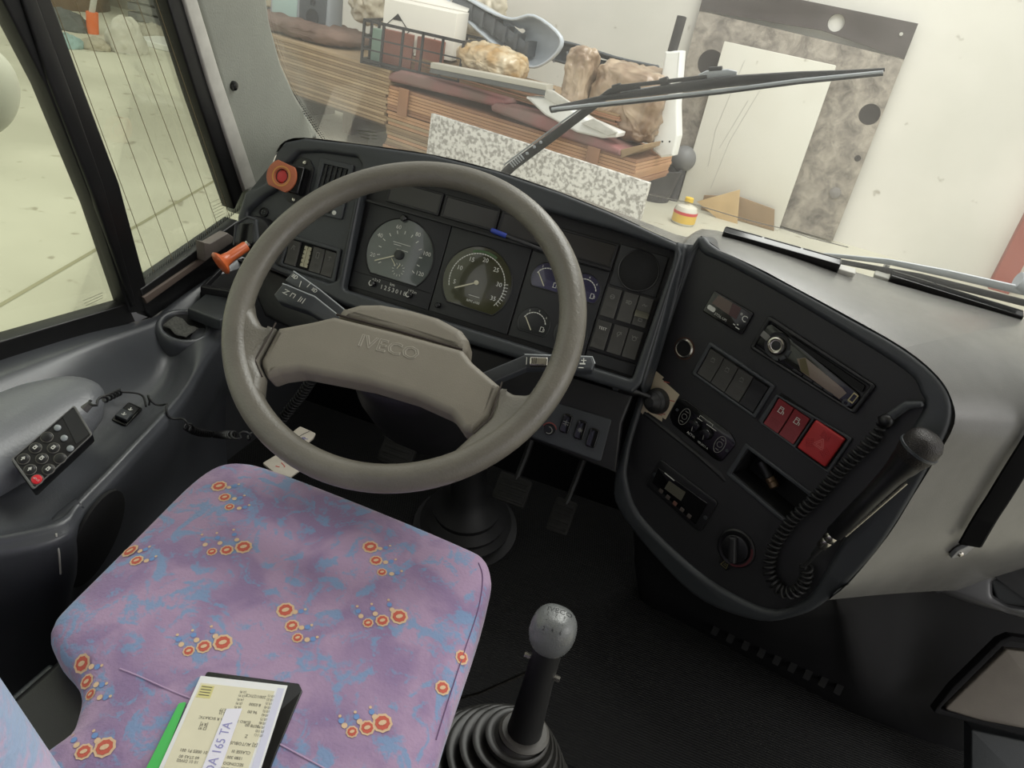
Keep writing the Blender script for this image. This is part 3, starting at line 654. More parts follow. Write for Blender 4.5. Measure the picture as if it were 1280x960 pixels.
# ------------------------------------------------------------------ side pod at the left of the wheel
t = thing('air_vent', 'rectangular slatted dashboard air vent beside the red button', 'vent', FI.mat(-337, 68, 9))
vo = [(-35, 50), (33, 53), (36, -46), (-34, -50)]
obj('frame', MB(.001).plate(fillet(vo, 4), -2, 5, 1.5, [fillet([(-25, 41), (24, 43), (26, -24), (-26, -26)], 2)]), DASH, t)
obj('duct', MB(.001).plate([(-27, 43), (26, 45), (28, -28), (-28, -28)], -3, -1), VOID, t)
for k in range(5): obj('slat', MB(.001).box(-19 + k * 9.5, -17 + k * 9.5, -25, 42, -1, 4), BLACK, t)
for k in range(5): obj('slat', MB(.001).box(-25, 25, -14 + k * 13, -12.6 + k * 13, -1, 2.5), BLACK, t)
obj('wheel_slot', MB(.001).plate(rect(-24, -42, 12, -33, 2), 4.5, 5.4), VOID, t)
obj('thumb_dot', MB(.001).lathe([(4, 4.5), (4, 6), (.1, 6.5)], 14, M=Matrix.Translation((19, -38, 0))), PRINT, t)
b = MB(.001); b.lathe([(22, 0), (22, 3), (20, 4)], 28, sy=1)
t = thing('red_push_button', 'red push button in an orange clipped guard plate on a black bracket', 'button', FI.mat(-400, 66, 9))
obj('bracket', MB(.001).plate(fillet([(-16, -40), (14, -40), (22, -20), (20, 30), (8, 44), (-14, 44), (-24, 20), (-24, -20)], 10), 0, 3, 1), BLACK, t)
obj('housing', MB(.001).box(-20, 14, -24, 26, 3, 26), BLACKG, t, bevel=.003)
for y in (36, -33): obj('screw', MB(.001).lathe([(3.5, 3), (3.5, 5), (2, 5.6), (.1, 5.6)], 12, M=Matrix.Translation((0 if y > 0 else -3, y, 0))), STEEL, t)
gp = [(x * 1.0, max(min(y, 25), -25)) for x, y in circ(0, 0, 31, 40)]
gp = circ(0, 0, 30, 40); gp = [(max(min(x, 27), -27) if False else x, max(min(y, 24), -24)) for x, y in gp]
GT = Matrix.Translation((-24, 0, 24)) @ Matrix.Rotation(R(-8), 4, 'Z')
obj('guard_plate', MB(.001).plate(gp, 0, 5, 1, [circ(0, 0, 13, 24)], M=GT), mat('copper_orange_plate', (186, 104, 70), .45, noise=20, amount=.2), t)
obj('guard_print', MB(.001).plate(circ(0, 0, 18.5, 32), 5, 5.3, 0, [circ(0, 0, 16, 32)], M=GT), mat('ochre_print', (196, 140, 70), .6), t)
obj('button', MB(.001).lathe([(12, -4), (12, 0), (10, 2), (.1, 3)], 24, M=GT), mat('red_button', (190, 44, 48), .4), t)
t = thing('screw_cap', 'round black screw cap on the left end of the dashboard', 'screw', FI.mat(-458, -5, 9))
obj('cap', MB(.001).lathe([(9, 0), (9, 3), (8, 4), (7, 3.5), (6, 1.5)], 20), BLACK, t)
obj('head', MB(.001).lathe([(6, 1), (5, 3), (.1, 3.5)], 16), DASH, t)
obj('cross', MB(.001).strokes([[(-4, 0), (4, 0)], [(0, -4), (0, 4)]], 1.2, 3.8), VOID, t)
# parking brake valve with orange handle
t = thing('parking_brake_valve', 'black ribbed hand brake valve with an orange mushroom handle', 'hand brake', FI.mat(-448, -48, 9))
VM = Matrix.Translation((0, -2, 2)) @ Matrix.Rotation(R(14), 4, 'Z')
obj('drum', MB(.001).lathe([(36, -4), (36, 22), (33, 30), (24, 36), (.1, 37)], 32, M=VM), BLACK, t)
obj('cover', MB(.001).plate(fillet([(-34, -20), (-30, 22), (-6, 34), (12, 28), (18, -16)], 8), 20, 42, 5, M=VM), DASH, t)
obj('cover_window', MB(.001).plate(rect(-20, -16, 8, 20, 3), 40, 43.5, 1, M=VM), BLACKG, t)
obj('cover_lip', MB(.001).tube([(-32, -20, 40), (-28, 18, 42), (-4, 31, 42), (10, 26, 40)], 2.4, 8, M=VM), STALK, t)
A = FIw((309, 305), 50); Bq = FIw((275, 338), 128)
A = FIw((307, 308), 58); Bq = FIw((279, 335), 70)
obj('shank', MB().tube([A + (A - Bq) * .15, A], .007, 12), STEEL, t, world=True)
ORG = mat('orange_knob', (206, 102, 56), .32, coat=.3)
Bq = A.lerp(Bq, .74); dv = (Bq - A)
ax = (dv.normalized() + Vector((.0, -.45, .15))).normalized(); q = ax.to_track_quat('Z', 'Y').to_matrix().to_4x4()
Ln = dv.length
obj('handle', MB().lathe([(.0085, -.002), (.0095, 0), (.010, Ln * .8), (.012, Ln * 1.1), (.020, Ln * 1.22), (.0225, Ln * 1.3), (.021, Ln * 1.38), (.012, Ln * 1.43), (.0002, Ln * 1.44)], 24, M=Matrix.Translation(A) @ q), ORG, t, world=True, ang=60)
t = thing('switch_bank', 'row of three rocker switches and one bare socket left of the wheel', 'switch', FI.mat(-340, -60, 9))
obj('frame', MB(.001).plate(fillet([(-57, 30), (53, 31), (58, -31), (-62, -31)], 4), -2, 6, 2, [fillet([(-51, 23), (46, 24), (49, -25), (-54, -25)], 3)]), DASH, t)
obj('frame_back', MB(.001).plate(rect(-54, -27, 51, 26), -3, 0), VOID, t)
for i, x in enumerate((-40, 11, 36)):
    rocker(t, x, -1, 23.5, 45, ([[(-3, 6), (0, 14), (3, 6)], [(0, 14), (4, 12)]], [[(-2, 14), (-2, 4), (3, 4), (3, 14), (-2, 14)]], [[(-3, 12), (3, 12)], [(0, 14), (0, 6)]])[i], z=-1)
SOCK = mat('cream_connector', (176, 172, 148), .6)
b = MB(.001)
for r in range(5):
    for c in range(2): b.box(-19 + c * 8, -13 + c * 8, -20 + r * 8, -14 + r * 8, 0, 3)
b.box(-17, -7, -20, 18, 0, 1.5)
stuff(obj('bare_connector', b, SOCK, t))
# ------------------------------------------------------------------ centre console
def cth(name, label, cat, u, v, h=0, group=None): return thing(name, label, cat, FC.mat(u, v, h), group)
t = cth('temperature_display', 'small slanted digital temperature display marked with a degree C', 'display', -220, 122)
q = [(-40, 20), (40, 23), (41, -19), (-41, -21)]
obj('case', MB(.001).plate(fillet(q, 4), -4, 5, 1.5), BLACKG, t)
b = MB(.001).plate([(-28, 18), (0, 19), (4, -1), (-32, 0)], 5, 5.5); obj('lens', b, mat('grey_brown_lens', (92, 76, 70), .3), t)
obj('lens_dark', MB(.001).plate([(1, 19), (18, 19), (20, -1), (4, -1)], 5, 5.5), mat('maroon_lens', (66, 34, 40), .3), t)
stuff(obj('marking', MB(.001).text('°C', 15, 29, 7, 5.6).plate(rect(-36, -12, -20, -4, 4), 5.2, 5.6).text('STOL-UPI', 6, -6, -12, 5.6).strokes([[(20, -10), (23, -10)], [(26, -7), (28, -7)], [(26, -12), (33, -12)]], 1.6, 5.6), PRINT, t))
t = cth('accessory_socket', 'round open accessory socket with a metal rim beside grey switches', 'socket', -258, 27)
obj('rim', MB(.001).lathe([(17, 0), (17.5, 2), (15, 4), (13.5, 3), (13.5, -2)], 28, caps=False), STEEL, t)
obj('rust_ring', MB(.001).lathe([(17, 0), (20, .6), (20, .2)], 28, caps=False), mat('rust', (74, 46, 34), .8), t)
obj('hole', MB(.001).lathe([(13.5, .8), (.1, .8)], 24, caps=False), VOID, t)
t = cth('switch_bank', 'framed bank of three grey rocker switches and one blank below the temperature display', 'switch', -154, 31)
obj('frame', MB(.001).plate(rect(-68, -33, 68, 33, 4), -4, 6, 2, [rect(-61, -28, 61, 27, 2)]), DASH, t)
obj('frame_back', MB(.001).plate(rect(-63, -30, 63, 29), -4, 0), VOID, t)
for i in range(4):
    x = -45.5 + 30.3 * i
    rocker(t, x, -1, 28.8, 50, [ring[:7], [(-3, 14), (3, 14)], [(-3, 7), (4, 8)]] if i < 3 else None, z=-1, m=ROCK if i < 3 else CONS)
# radio
t = cth('radio', 'black car radio with a round knob, faded display and usb port', 'radio', -58, 124)
obj('trim_frame', MB(.001).plate(fillet([(-98, 31), (99, 26), (97, -28), (-97, -31)], 5), -4, 8, 2.5, [fillet([(-91, 24), (92, 21), (90, -24), (-92, -25)], 3)]), BLACK, t)
obj('body', MB(.001).plate(rect(-94, -28, 93, 27), -6, -3), VOID, t)
fp = obj('faceplate', MB(.001).plate(fillet([(-94, 14), (-86, 22), (-60, 20), (84, 2), (92, -6), (88, -24), (60, -24), (-70, -22), (-92, -20)], 6), -4, 5, 2), BLACKG, t)
obj('slot', MB(.001).plate(fillet([(-58, 22), (86, 17), (88, 6), (-40, 15)], 2), -3, 6), VOID, t)
kb_ = obj('volume_knob', MB(.001).lathe([(15, 4), (14, 12), (11.5, 13), (10, 12), (9.5, 10), (5, 9.5), (.1, 9.5)], 28, M=Matrix.Translation((-60, -3, 0))), STEEL, t)
obj('knob_centre', MB(.001).lathe([(8, 9.7), (7, 11), (.1, 11.4)], 20, M=Matrix.Translation((-60, -3, 0))), BLACK, kb_)
obj('knob_collar', MB(.001).lathe([(22, 4.6), (21, 6.5), (16, 6)], 28, caps=False, M=Matrix.Translation((-60, -3, 0))), BLACK, t)
obj('source_button', MB(.001).plate(rect(-8, -5, 8, 5, 2), 4, 7, 1, M=Matrix.Translation((-85, 0, 0)) @ Matrix.Rotation(R(-8), 4, 'Z')), PRINTD, t)
obj('display', MB(.001).plate([(-6, -17), (-22, -4), (-12, 5), (60, -4), (70, -7), (66, -21)], 5, 5.8, .3), mat('faded_lcd', (126, 112, 100), .3, noise=8, amount=.2), t)
obj('display_corner', MB(.001).plate([(-18, -2), (-11, 5), (10, -16), (-6, -17)], 5.8, 6.1), mat('olive_film', (84, 76, 42), .4), t)
for k in range(4): obj('preset_key', MB(.001).plate(rect(-8, -2, 8, 2, 1), 4.5, 6.5, .8, M=Matrix.Translation((-10 + k * 19, -21.5, 0))), BLACK, t)
for a in (-70, -35, 0): obj('arc_key', MB(.001).plate([(17 * math.cos(R(a - 14)), 17 * math.sin(R(a - 14))), (23 * math.cos(R(a - 14)), 23 * math.sin(R(a - 14))), (23 * math.cos(R(a + 14)), 23 * math.sin(R(a + 14))), (17 * math.cos(R(a + 14)), 17 * math.sin(R(a + 14)))], 4.6, 6.6, .5, M=Matrix.Translation((-58, -4, 0))), DASH, t)
obj('usb_port', MB(.001).plate(rect(-4.5, -8, 4.5, 8, 1), 4.6, 6.6, .4, [rect(-2.8, -6, 2.8, 6)], M=Matrix.Translation((82, -8, 0)) @ Matrix.Rotation(R(-5), 4, 'Z')), mat('brass_rim', (170, 158, 120), .4, metal=.6), t)
obj('aux_jack', MB(.001).lathe([(6, 4.6), (6, 6.2), (3, 6.2), (3, 5)], 18, M=Matrix.Translation((77, -20, 0)), caps=False), DASH, t)

# red switches
RED1 = mat('dull_red_switch', (132, 44, 48), .45, noise=30, amount=.12); RED2 = mat('hazard_red', (172, 36, 36), .42, noise=30, amount=.1)
t = cth('hazard_switch_panel', 'panel of two dull red rockers and a square red hazard switch', 'switch', -12, 27)
obj('frame', MB(.001).plate(fillet([(-66, 26), (69, 36), (70, -33), (-68, -30)], 3), -4, 5, 2, [rect(-60, -27, 1.5, 24, 2), rect(6, -29, 63, 30, 2)]), DASH, t)
obj('frame_back', MB(.001).plate(rect(-62, -30, 66, 32), -4, 0), VOID, t)
pump = [[(-4, 6), (-4, 16), (2, 16), (2, 6), (-5, 6)], [(-3, 13), (1, 13)], [(2, 11), (5, 10), (5, 6)]]
for x in (-44, -14): rocker(t, x, -1.5, 28, 50, pump, RED1, 'door_rocker')
hz = obj('hazard_button', MB(.001).plate(rect(-26, -27, 26, 28, 3), 0, 9, 2.5, M=Matrix.Translation((34.5, 1, 0))), RED2, t)
tri = lambda r: [(34.5 + r * math.cos(R(a)), 0 + r * math.sin(R(a))) for a in (90, 210, 330, 90)]
obj('warning_triangle', MB(.001).strokes([tri(11), tri(6)], .9, 9.2), mat('pink_print', (205, 110, 105), .6), hz)
b = MB(.001)
for a in (90, 210, 330):
    for i in range(-2, 3):
        for j in range(-2, 3):
            c, s = math.cos(R(a)), math.sin(R(a)); x, y = 34.5 + 16 * c + i * 3 * -s + j * 2.6 * c, 1 + 16 * s * 1.0 + i * 3 * c + j * 2.6 * s
            if 11 < x < 58 and -24 < y < 26: b.box(x - 1, x + 1, y - .8, y + .8, 8.5, 9.8)
stuff(obj('grip_dots', b, RED2, hz))
# microphone amplifier panel
t = cth('sound_control_panel', 'oval-ended black sound panel with two small knobs between slotted screws', 'control panel', -156, -75)
obj('plate', MB(.001).plate(fillet([(-66, 22), (-50, 27), (48, 26), (66, 18), (60, -28), (44, -30), (-50, -26), (-64, -16)], 12), -3, 2.5, 1), BLACKG, t)
for x, s in ((-38, 0), (42, -2)):
    b = MB(.001); b.tube([(x + 9 * math.cos(R(a)), s + 16 * math.sin(R(a)), 2.7) for a in range(0, 360, 12)], .6, 5, True).tube([(x + 5 * math.cos(R(a)), s + 5 * math.sin(R(a)), 2.7) for a in range(0, 360, 20)], .5, 5, True)
    b.strokes([[(x - 3, s + 10), (x + 3, s + 10)], [(x - 3, s - 10), (x + 3, s - 10)]], 1.4, 2.8); obj('dial_print', b, PRINTD, t)
for x in (-12, 13): 
    k = obj('knob', MB(.001).lathe([(11, 2), (10.5, 10), (9, 12), (.1, 12.5)], 24, M=Matrix.Translation((x, 0, 0))), BLACKG, t)
    obj('pointer', MB(.001).strokes([[(x, -2), (x + 2, -9)]], 1.3, 12.8), PRINTD, k)
stuff(obj('print', MB(.001).text('ACTIA', 6, -11, -20, 2.8).text('VD.2011-A', 5, 17, -22, 2.8).strokes([[(-14, 16), (-14, 20), (14, 20), (14, 16)]], .6, 2.8).strokes([[(-16, 13), (-6, 13)], [(4, 14), (24, 14)]], 1.2, 2.8), PRINT, t))
for x, y in ((-56, 2), (58, -3)): obj('screw', MB(.001).lathe([(3, 2.4), (2.6, 3.6), (.1, 3.8)], 10, M=Matrix.Translation((x, y, 0))), DASH, t)
# storage cubby
t = cth('storage_cubby', 'open rectangular storage slot in the console holding a metal plug', 'tray', -8, -80)
obj('rim', MB(.001).plate(fillet([(-70, 33), (68, 32), (60, -40), (-70, -34)], 3), -2, 4, 1.5, [fillet([(-62, 27), (60, 25), (54, -33), (-62, -27)], 2)]), DASH, t)
b = MB(.001); o_, i_ = [(-64, 28), (62, 26), (56, -34), (-64, -28)], [(-56, 22), (54, 20), (50, -30), (-58, -24)]
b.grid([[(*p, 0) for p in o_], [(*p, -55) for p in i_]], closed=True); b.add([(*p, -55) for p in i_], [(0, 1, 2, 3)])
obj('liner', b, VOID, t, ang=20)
pt = cth('metal_plug', 'small brass-ended plug lying inside the open console slot', 'plug', -20, -82, -26)
PM = Matrix.Rotation(R(-28), 4, 'Z') @ Matrix.Rotation(R(90), 4, 'Y')
obj('body', MB(.001).lathe([(.1, -30), (10, -30), (10, -2), (8, 0)], 18, M=PM), BLACK, pt)
obj('tip', MB(.001).lathe([(8, -1), (9, 0), (9, 6), (8, 7), (9, 8), (9, 16), (7, 18), (.1, 18.5)], 20, M=PM), mat('worn_brass', (120, 100, 78), .35, metal=.7), pt)
# heater control
t = cth('heater_timer', 'black heater control with a small grey screen and five keys', 'control panel', -127, -199)
obj('plate', MB(.001).plate(fillet([(-66, 30), (64, 34), (66, -30), (58, -36), (-66, -30)], 7), -3, 4, 1.5), BLACK, t)
obj('module', MB(.001).plate(fillet([(-60, 15), (50, 21), (52, -27), (-56, -17)], 2), 3, 6, .8), BLACKG, t)
obj('screen', MB(.001).plate([(-30, 8), (7, 11), (8, -8), (-30, -10)], 6, 6.6), mat('grey_lcd', (84, 82, 72), .35), t)
for k in range(5): obj('key', MB(.001).plate(rect(-4, -3.5, 4, 3.5, 1), 5.5, 7.6, .6, M=Matrix.Translation((-33 + k * 17, -18.5 - k * .6, 0))), mat('heater_key_%s' % 'abcde'[k], (74, 66, 62) if k != 2 else (104, 70, 60), .5), t)
stuff(obj('print', MB(.001).strokes([[(-44, 15), (-22, 15)]], 2, 6.4), PRINT, t))
for x, y in ((-60, -2), (60, -4)): obj('screw', MB(.001).lathe([(4, 3.8), (3.6, 5), (.1, 5.2)], 12, M=Matrix.Translation((x, y, 0))), DASH, t)
# light knob
t = cth('rotary_knob', 'large round black rotary knob with a red arc at the console foot', 'knob', 4, -212)
obj('base', MB(.001).lathe([(34, 0), (34, 3), (31, 5), (26, 4), (26, 2)], 40), BLACK, t)
obj('red_arc', MB(.001).plate(circ(0, 0, 32, 24, -75, 40) + list(reversed(circ(0, 0, 28, 24, -75, 40))), 4.4, 5.2), mat('red_arc', (78, 28, 34), .6), t)
obj('dial', MB(.001).lathe([(25, 2), (24, 8), (22, 9), (.1, 9)], 36), BLACK, t)
obj('grip', MB(.001).plate(rect(-6, -23, 6, 23, 4), 8, 20, 3, M=Matrix.Rotation(R(30), 4, 'Z')), CONS, t)
obj('tab', MB(.001).plate(fillet([(-14, -26), (14, -26), (8, -46), (-10, -44)], 5), 0, 4, 1), BLACK, t)
obj('tab_mark', MB(.001).strokes([[(-6, -42), (-3, -31), (4, -31), (6, -42), (-6, -42)], [(-2, -38), (3, -38)], [(-1, -35), (3, -35)]], .8, 4.3), mat('olive_print', (120, 112, 70), .6), t)
# sticker and retarder lever
t = cth('sticker', 'torn cream warning sticker with red print under the lever boot', 'sticker', -250, -80)
obj('paper', MB(.001).plate([(x + 250, y + 80) for x, y in [(-286, -38), (-265, -39), (-267, -44), (-223, -48), (-223, -102), (-230, -103), (-227, -110), (-259, -112), (-267, -122), (-288, -115)]], .4, .9), mat('cream_sticker', (206, 192, 164), .6, noise=12, amount=.12), t)
b = MB(.001)
for k, (x, y) in enumerate(((12, -14), (17, -19), (-6, 35), (12, -24), (-32, -32), (20, 12))): b.strokes([[(x - 5, y), (x + 5, y + 4)]], 1.6, 1.1)
stuff(obj('red_print', b, mat('faded_red_print', (178, 84, 74), .6), t))
t = cth('retarder_lever', 'black ball-booted lever reaching from the console towards the wheel', 'lever', -253, -82, 1)
obj('boot', MB(.001).lathe([(24, 0), (24, 4), (22, 10), (22, 13), (18, 19), (18, 21), (12, 27), (9, 31), (.1, 32)], 28), RUBBER, t, ang=25)
P0 = FCw((812, 496), 28); P1 = FCw((800, 491), 40); P2 = FCw((775, 482), 62); P3 = FCw((768, 480), 66)
obj('arm', MB().tube([P0, P1, P1.lerp(P2, .2), P1.lerp(P2, .5), P2], [.004, .005, .009, .0105, .0095], 14), BLACK, t, world=True, ang=60)
obj('end_cap', MB().tube([P2, P2.lerp(P3, .2), P3, P3 + (P3 - P2) * .3], [.0095, .0108, .0105, .006], 14), DASH, t, world=True)
# lower climate panel
FLp = Fr(FI.o + FI.n * -.012, FI.n, (1, 0, 0))
def acu(px, py): return FLp.uv(px, py, 0)
Q = [acu(*p) for p in ((690, 502), (765, 524), (751, 577), (664, 546))]; qc = (sum(p[0] for p in Q) / 4, sum(p[1] for p in Q) / 4)
t = thing('climate_panel', 'low dark climate panel with a round dial and two rounded rockers', 'control panel', FLp.mat(*qc, 0))
l = lambda px, py: (acu(px, py)[0] - qc[0], acu(px, py)[1] - qc[1])
obj('plate', MB(.001).plate(fillet([(p[0] - qc[0], p[1] - qc[1]) for p in Q], 5), -3, 3, 1), DASH, t)
for (px, py, sy) in ((708, 529, 'f'), (726, 537, 's'), (741, 547, None)):
    x, y = l(px, py); k = obj('rocker', MB(.001).plate(rect(x - 9, y - 17, x + 9, y + 17, 6), 2, 7, 2), BLACKG, t)
    if sy: obj('symbol', MB(.001).strokes([[(x - 5, y + 3), (x + 5, y + 3)], [(x - 5, y - 1), (x + 5, y - 1)], [(x, y - 4), (x, y + 6)]] if sy == 'f' else [[(x + 4 * math.cos(R(a)), y + 4 * math.sin(R(a))), (x - 4 * math.cos(R(a)), y - 4 * math.sin(R(a)))] for a in (0, 45, 90, 135)], .9, 7.3), PRINTD, k)
x, y = l(687, 537); obj('dial', MB(.001).lathe([(10, 3), (9, 8), (.1, 8.5)], 22, M=Matrix.Translation((x, y, 0))), BLACK, t)
obj('dial_scale', MB(.001).tube([(x + 12.5 * math.cos(R(a)), y + 12.5 * math.sin(R(a)), 3.2) for a in range(20, 170, 12)], .9, 5), mat('red_scale', (140, 60, 56), .6), t)
obj('dial_mark', MB(.001).tube([(x + 6 * math.cos(R(a)), y + 6 * math.sin(R(a)), 8.6) for a in range(-120, 120, 20)], .8, 5), PRINTD, t)
# ------------------------------------------------------------------ microphone with curly cord
mic = cth('microphone', 'black handheld microphone with mesh head clipped on the console edge', 'microphone', 128, 40, 10)
A = FCw((1150, 560), 52); B_ = FCw((1042, 668), 36)
dv = (B_ - A).normalized()
qz = dv.to_track_quat('Z', 'Y').to_matrix().to_4x4(); MM = Matrix.Translation(A) @ qz
LB = (B_ - A).length
def mb_l(prof, **k): return MB(.001).lathe(prof, 28, **k)
MS = MM @ Matrix.Diagonal((1, 1, 1, 1))
def micpart(name, prof, m, **k):
    b = MB().lathe([(r * .001, z * .001) for r, z in prof], 28, M=MM); return obj(name, b, m, mic, world=True, ang=50, **k)
MESH = mat('mic_mesh', (40, 37, 36), .38, metal=.4)
nt = MESH.node_tree; p_ = nt.nodes['Principled BSDF']; tc = nt.nodes.new('ShaderNodeTexCoord'); vo_ = nt.nodes.new('ShaderNodeTexVoronoi'); vo_.inputs['Scale'].default_value = 620
nt.links.new(tc.outputs['Object'], vo_.inputs['Vector']); bp_ = nt.nodes.new('ShaderNodeBump'); bp_.inputs['Strength'].default_value = .7; bp_.inputs['Distance'].default_value = .0008
nt.links.new(vo_.outputs['Distance'], bp_.inputs['Height']); nt.links.new(bp_.outputs['Normal'], p_.inputs['Normal'])
micpart('mesh_head', [(.1, -25), (12, -24), (20, -20), (24.5, -12), (25.5, 0)], MESH)
micpart('head_band', [(25.5, 0), (27, .5), (27, 4), (25.5, 4.6)], STALK)
micpart('mesh_skirt', [(25.5, 4.6), (24, 12), (21.5, 20)], MESH)
L_ = LB * 1000
micpart('body', [(21.5, 20), (20.5, 24), (20, 30), (17, 42), (15, 60), (13.2, 100), (12.2, L_ - 2), (11, L_)], BLACK)
micpart('connector', [(8.5, L_), (9.5, L_ + 2), (9.5, L_ + 12), (8.5, L_ + 13), (8.8, L_ + 14), (8.4, L_ + 27), (7, L_ + 29)], STEEL)
micpart('strain_relief', [(5, L_ + 28), (4.2, L_ + 45), (3, L_ + 50)], RUBBER)
# silver grip strip and clip
s1 = FCw((1128, 606), 47); s2 = FCw((1052, 672), 34)
obj('clip', MB().tube([s1 + FC.n * -.018, s1.lerp(s2, .5) + FC.n * -.02, s2 + FC.n * -.014], .0026, 8, flat=1.4), STEEL, mic, world=True)
def coil(path, r, turns, wr, seg=6, per=9):
    P = smooth_line(path, 14); ls = [0]
    for a, b in zip(P, P[1:]): ls.append(ls[-1] + (b - a).length)
    n = int(turns * per); out = []; prev = None; j = 0
    for i in range(n + 1):
        d = ls[-1] * i / n
        while j < len(ls) - 2 and ls[j + 1] < d: j += 1
        f = (d - ls[j]) / max(ls[j + 1] - ls[j], 1e-9); c = P[j].lerp(P[j + 1], f); t_ = (P[j + 1] - P[j]).normalized()
        a = (prev - t_ * prev.dot(t_)).normalized() if prev is not None else t_.orthogonal().normalized(); prev = a; b = t_.cross(a)
        th = 2 * math.pi * turns * i / n; rr = r if not callable(r) else r(i / n)
        out.append(c + (a * math.cos(th) + b * math.sin(th)) * rr)
    return MB().tube(out, wr, seg)
cpx = [(1105, 522), (1098, 540), (1078, 562), (1054, 584), (1032, 609), (1010, 632), (990, 650), (974, 672), (963, 695), (962, 716), (973, 736), (988, 741), (1002, 733), (1008, 718), (1008, 706)]
ch = [8, 12, 14, 14, 14, 13, 12, 11, 11, 11, 11, 11, 11, 13, 18]
cp = [FCw(p, h) for p, h in zip(cpx, ch)]
obj('curly_cord', coil(cp[:], lambda f: .0085 if f > .06 else .006, 46, .0023), RUBBER, mic, world=True, ang=80)
obj('cord_end', MB().tube(smooth_line([FCw((1008, 708), 18), FCw((1000, 712), 22), FCw((1013, 700), 26), FCw((1018, 694), 28)], 5), .003, 8), RUBBER, mic, world=True)
t = thing('microphone_hook', 'dark rounded bracket on the console edge above the microphone cord', 'bracket', FC.mat(84, 128, 4))
obj('arm', MB(.001).plate(fillet([(-14, -20), (2, -16), (14, 20), (28, 34), (22, 40), (2, 26)], 8), 0, 12, 4), DASH, t)
obj('ball', MB(.001).ball((-2, -12, 10), 11, 11, 9), BLACK, t)
# strap over the flank
fb = bvh_of(flank)
t = thing('grab_strap', 'wide black strap running up the right flank from a metal tab', 'strap', (.8, .35, .45))
pA, nA = drop(fb, 1204, 672, .012); pts = []
for px, py in ((1204, 672), (1222, 640), (1240, 612), (1262, 576), (1290, 532)):
    h = drop(fb, px, py, .014); 
    if h: pts.append(h[0])
if len(pts) >= 2:
    while len(pts) < 3: pts.append(pts[-1] + (pts[-1] - pts[-2]))
    pts.append(pts[-1] + (pts[-1] - pts[-2]) * 1.5)
    sp_ = smooth_line(pts, 5); wr = []
    for i, c in enumerate(sp_):
        d = (sp_[min(i + 1, len(sp_) - 1)] - sp_[max(i - 1, 0)]).normalized(); s = d.cross((CAM - c).normalized()).normalized(); n = s.cross(d).normalized()
        s = d.cross(nA).normalized() * .6 + s * .4; wr.append([c + s * .0185 + n * .0, c + s * .016 + n * .004, c - s * .016 + n * .004, c - s * .0185])
    obj('webbing', MB().grid(wr), mat('strap_black', (10, 10, 11), .9, spec=.1), t, world=True, solid=.003)
h = drop(fb, 1196, 687, .004)
if h:
    Fv = Fr(h[0], h[1], (1, 0, 0)); M = Fv.mat()
    b = MB(.001).plate(fillet([(-14, -10), (14, -8), (22, 12), (6, 18), (-10, 8)], 5), -3, 4, 1); b.v = [M @ (p * .001) for p in b.v]; b.sc = 1
    obj('tab', b, DASHTOP, t, world=True)
    b = MB(.001).lathe([(5, 4), (4.6, 6), (3, 7.4), (.1, 7.6)], 16); b.v = [M @ (p * .001) for p in b.v]; b.sc = 1
    obj('screw', b, STEEL, t, world=True)
# defroster slots on the shelf
sb = bvh_of(bpy.data.objects['windscreen_shelf'], flank)
for (a, b_, lab) in (((903, 294), (1046, 340), 'left black demister slot at the foot of the windscreen'), ((1109, 352), (1276, 399), 'right black demister slot at the foot of the windscreen')):
    h0, h1 = drop(sb, *a, .003), drop(sb, *b_, .003)
    P = h0[0] if h0 else aty(*a, .70); Q2 = h1[0] if h1 else aty(*b_, .70)
    ax_ = (Q2 - P); Ld = ax_.length * 1000; Fv = Fr((P + Q2) / 2, (0, -.25, 1), ax_)
    t = thing('demister_slot', lab, 'vent', Fv.mat())
    obj('body', MB(.001).plate(rect(-Ld / 2, -11, Ld / 2, 11, 3), -6, 13, 2), BLACKG, t)
    for k in range(3): obj('lip', MB(.001).box(-Ld / 2 + 2 + k * Ld / 3, -Ld / 2 - 2 + (k + 1) * Ld / 3, 8, 9.5, 13, 14), PRINTD, t)
    obj('end_tab', MB(.001).plate(rect(-17, -9, 17, 9, 4), -5, 4, 1.5, M=Matrix.Translation(((Ld / 2 + 10) if a[0] < 1000 else (-Ld / 2 - 10), 0, 0))), PALE, t)
# ------------------------------------------------------------------ driver's side console under the left window
side = thing('side_console', 'dark moulded ledge with pocket and cup holder under the left window', 'side console', (-.45, 0, .3))
As = [(306, 318), (240, 360), (208, 383), (185, 398), (110, 416), (30, 440), (-60, 470), (-200, 520), (-330, 570)]
Ds = [(303, 368), (280, 416), (258, 448), (226, 500), (160, 574), (104, 634), (84, 660), (24, 678), (-130, 700)]
ZD = [.50, .47, .466, .46, .46, .45, .45, .45, .45]
RA = [atx(*p, -.587) for p in As]; RD = [atz(*p, z) for p, z in zip(Ds, ZD)]
def srow(f, dz, dx=0.0):
    return [a.lerp(d, f) + Vector((dx, 0, dz[i] if isinstance(dz, list) else dz)) for i, (a, d) in enumerate(zip(RA, RD))]
rows = [RA, srow(.12, .012), srow(.2, .010), srow(.42, [-.004, -.002, -.002, -.035, -.04, -.02, -.02, -.02, -.02]), srow(.62, [-.002, .004, .002, -.04, -.045, -.03, -.03, -.02, -.02]), srow(.86, [.004, .008, .006, -.012, -.02, -.02, -.02, -.01, -.01]), srow(.96, .004), RD,
        [d + Vector((.006, -.006, -.016)) for d in RD], [Vector((d.x - .01 if i > 1 else d.x, d.y, d.z - .10)) for i, d in enumerate(RD)], [Vector((d.x - .04, d.y, .22)) for d in RD], [Vector((d.x - .03, d.y, .0)) for d in RD]]
R2 = list(zip(*[smooth_line([r[i] for r in rows], 3) for i in range(len(RA))]))
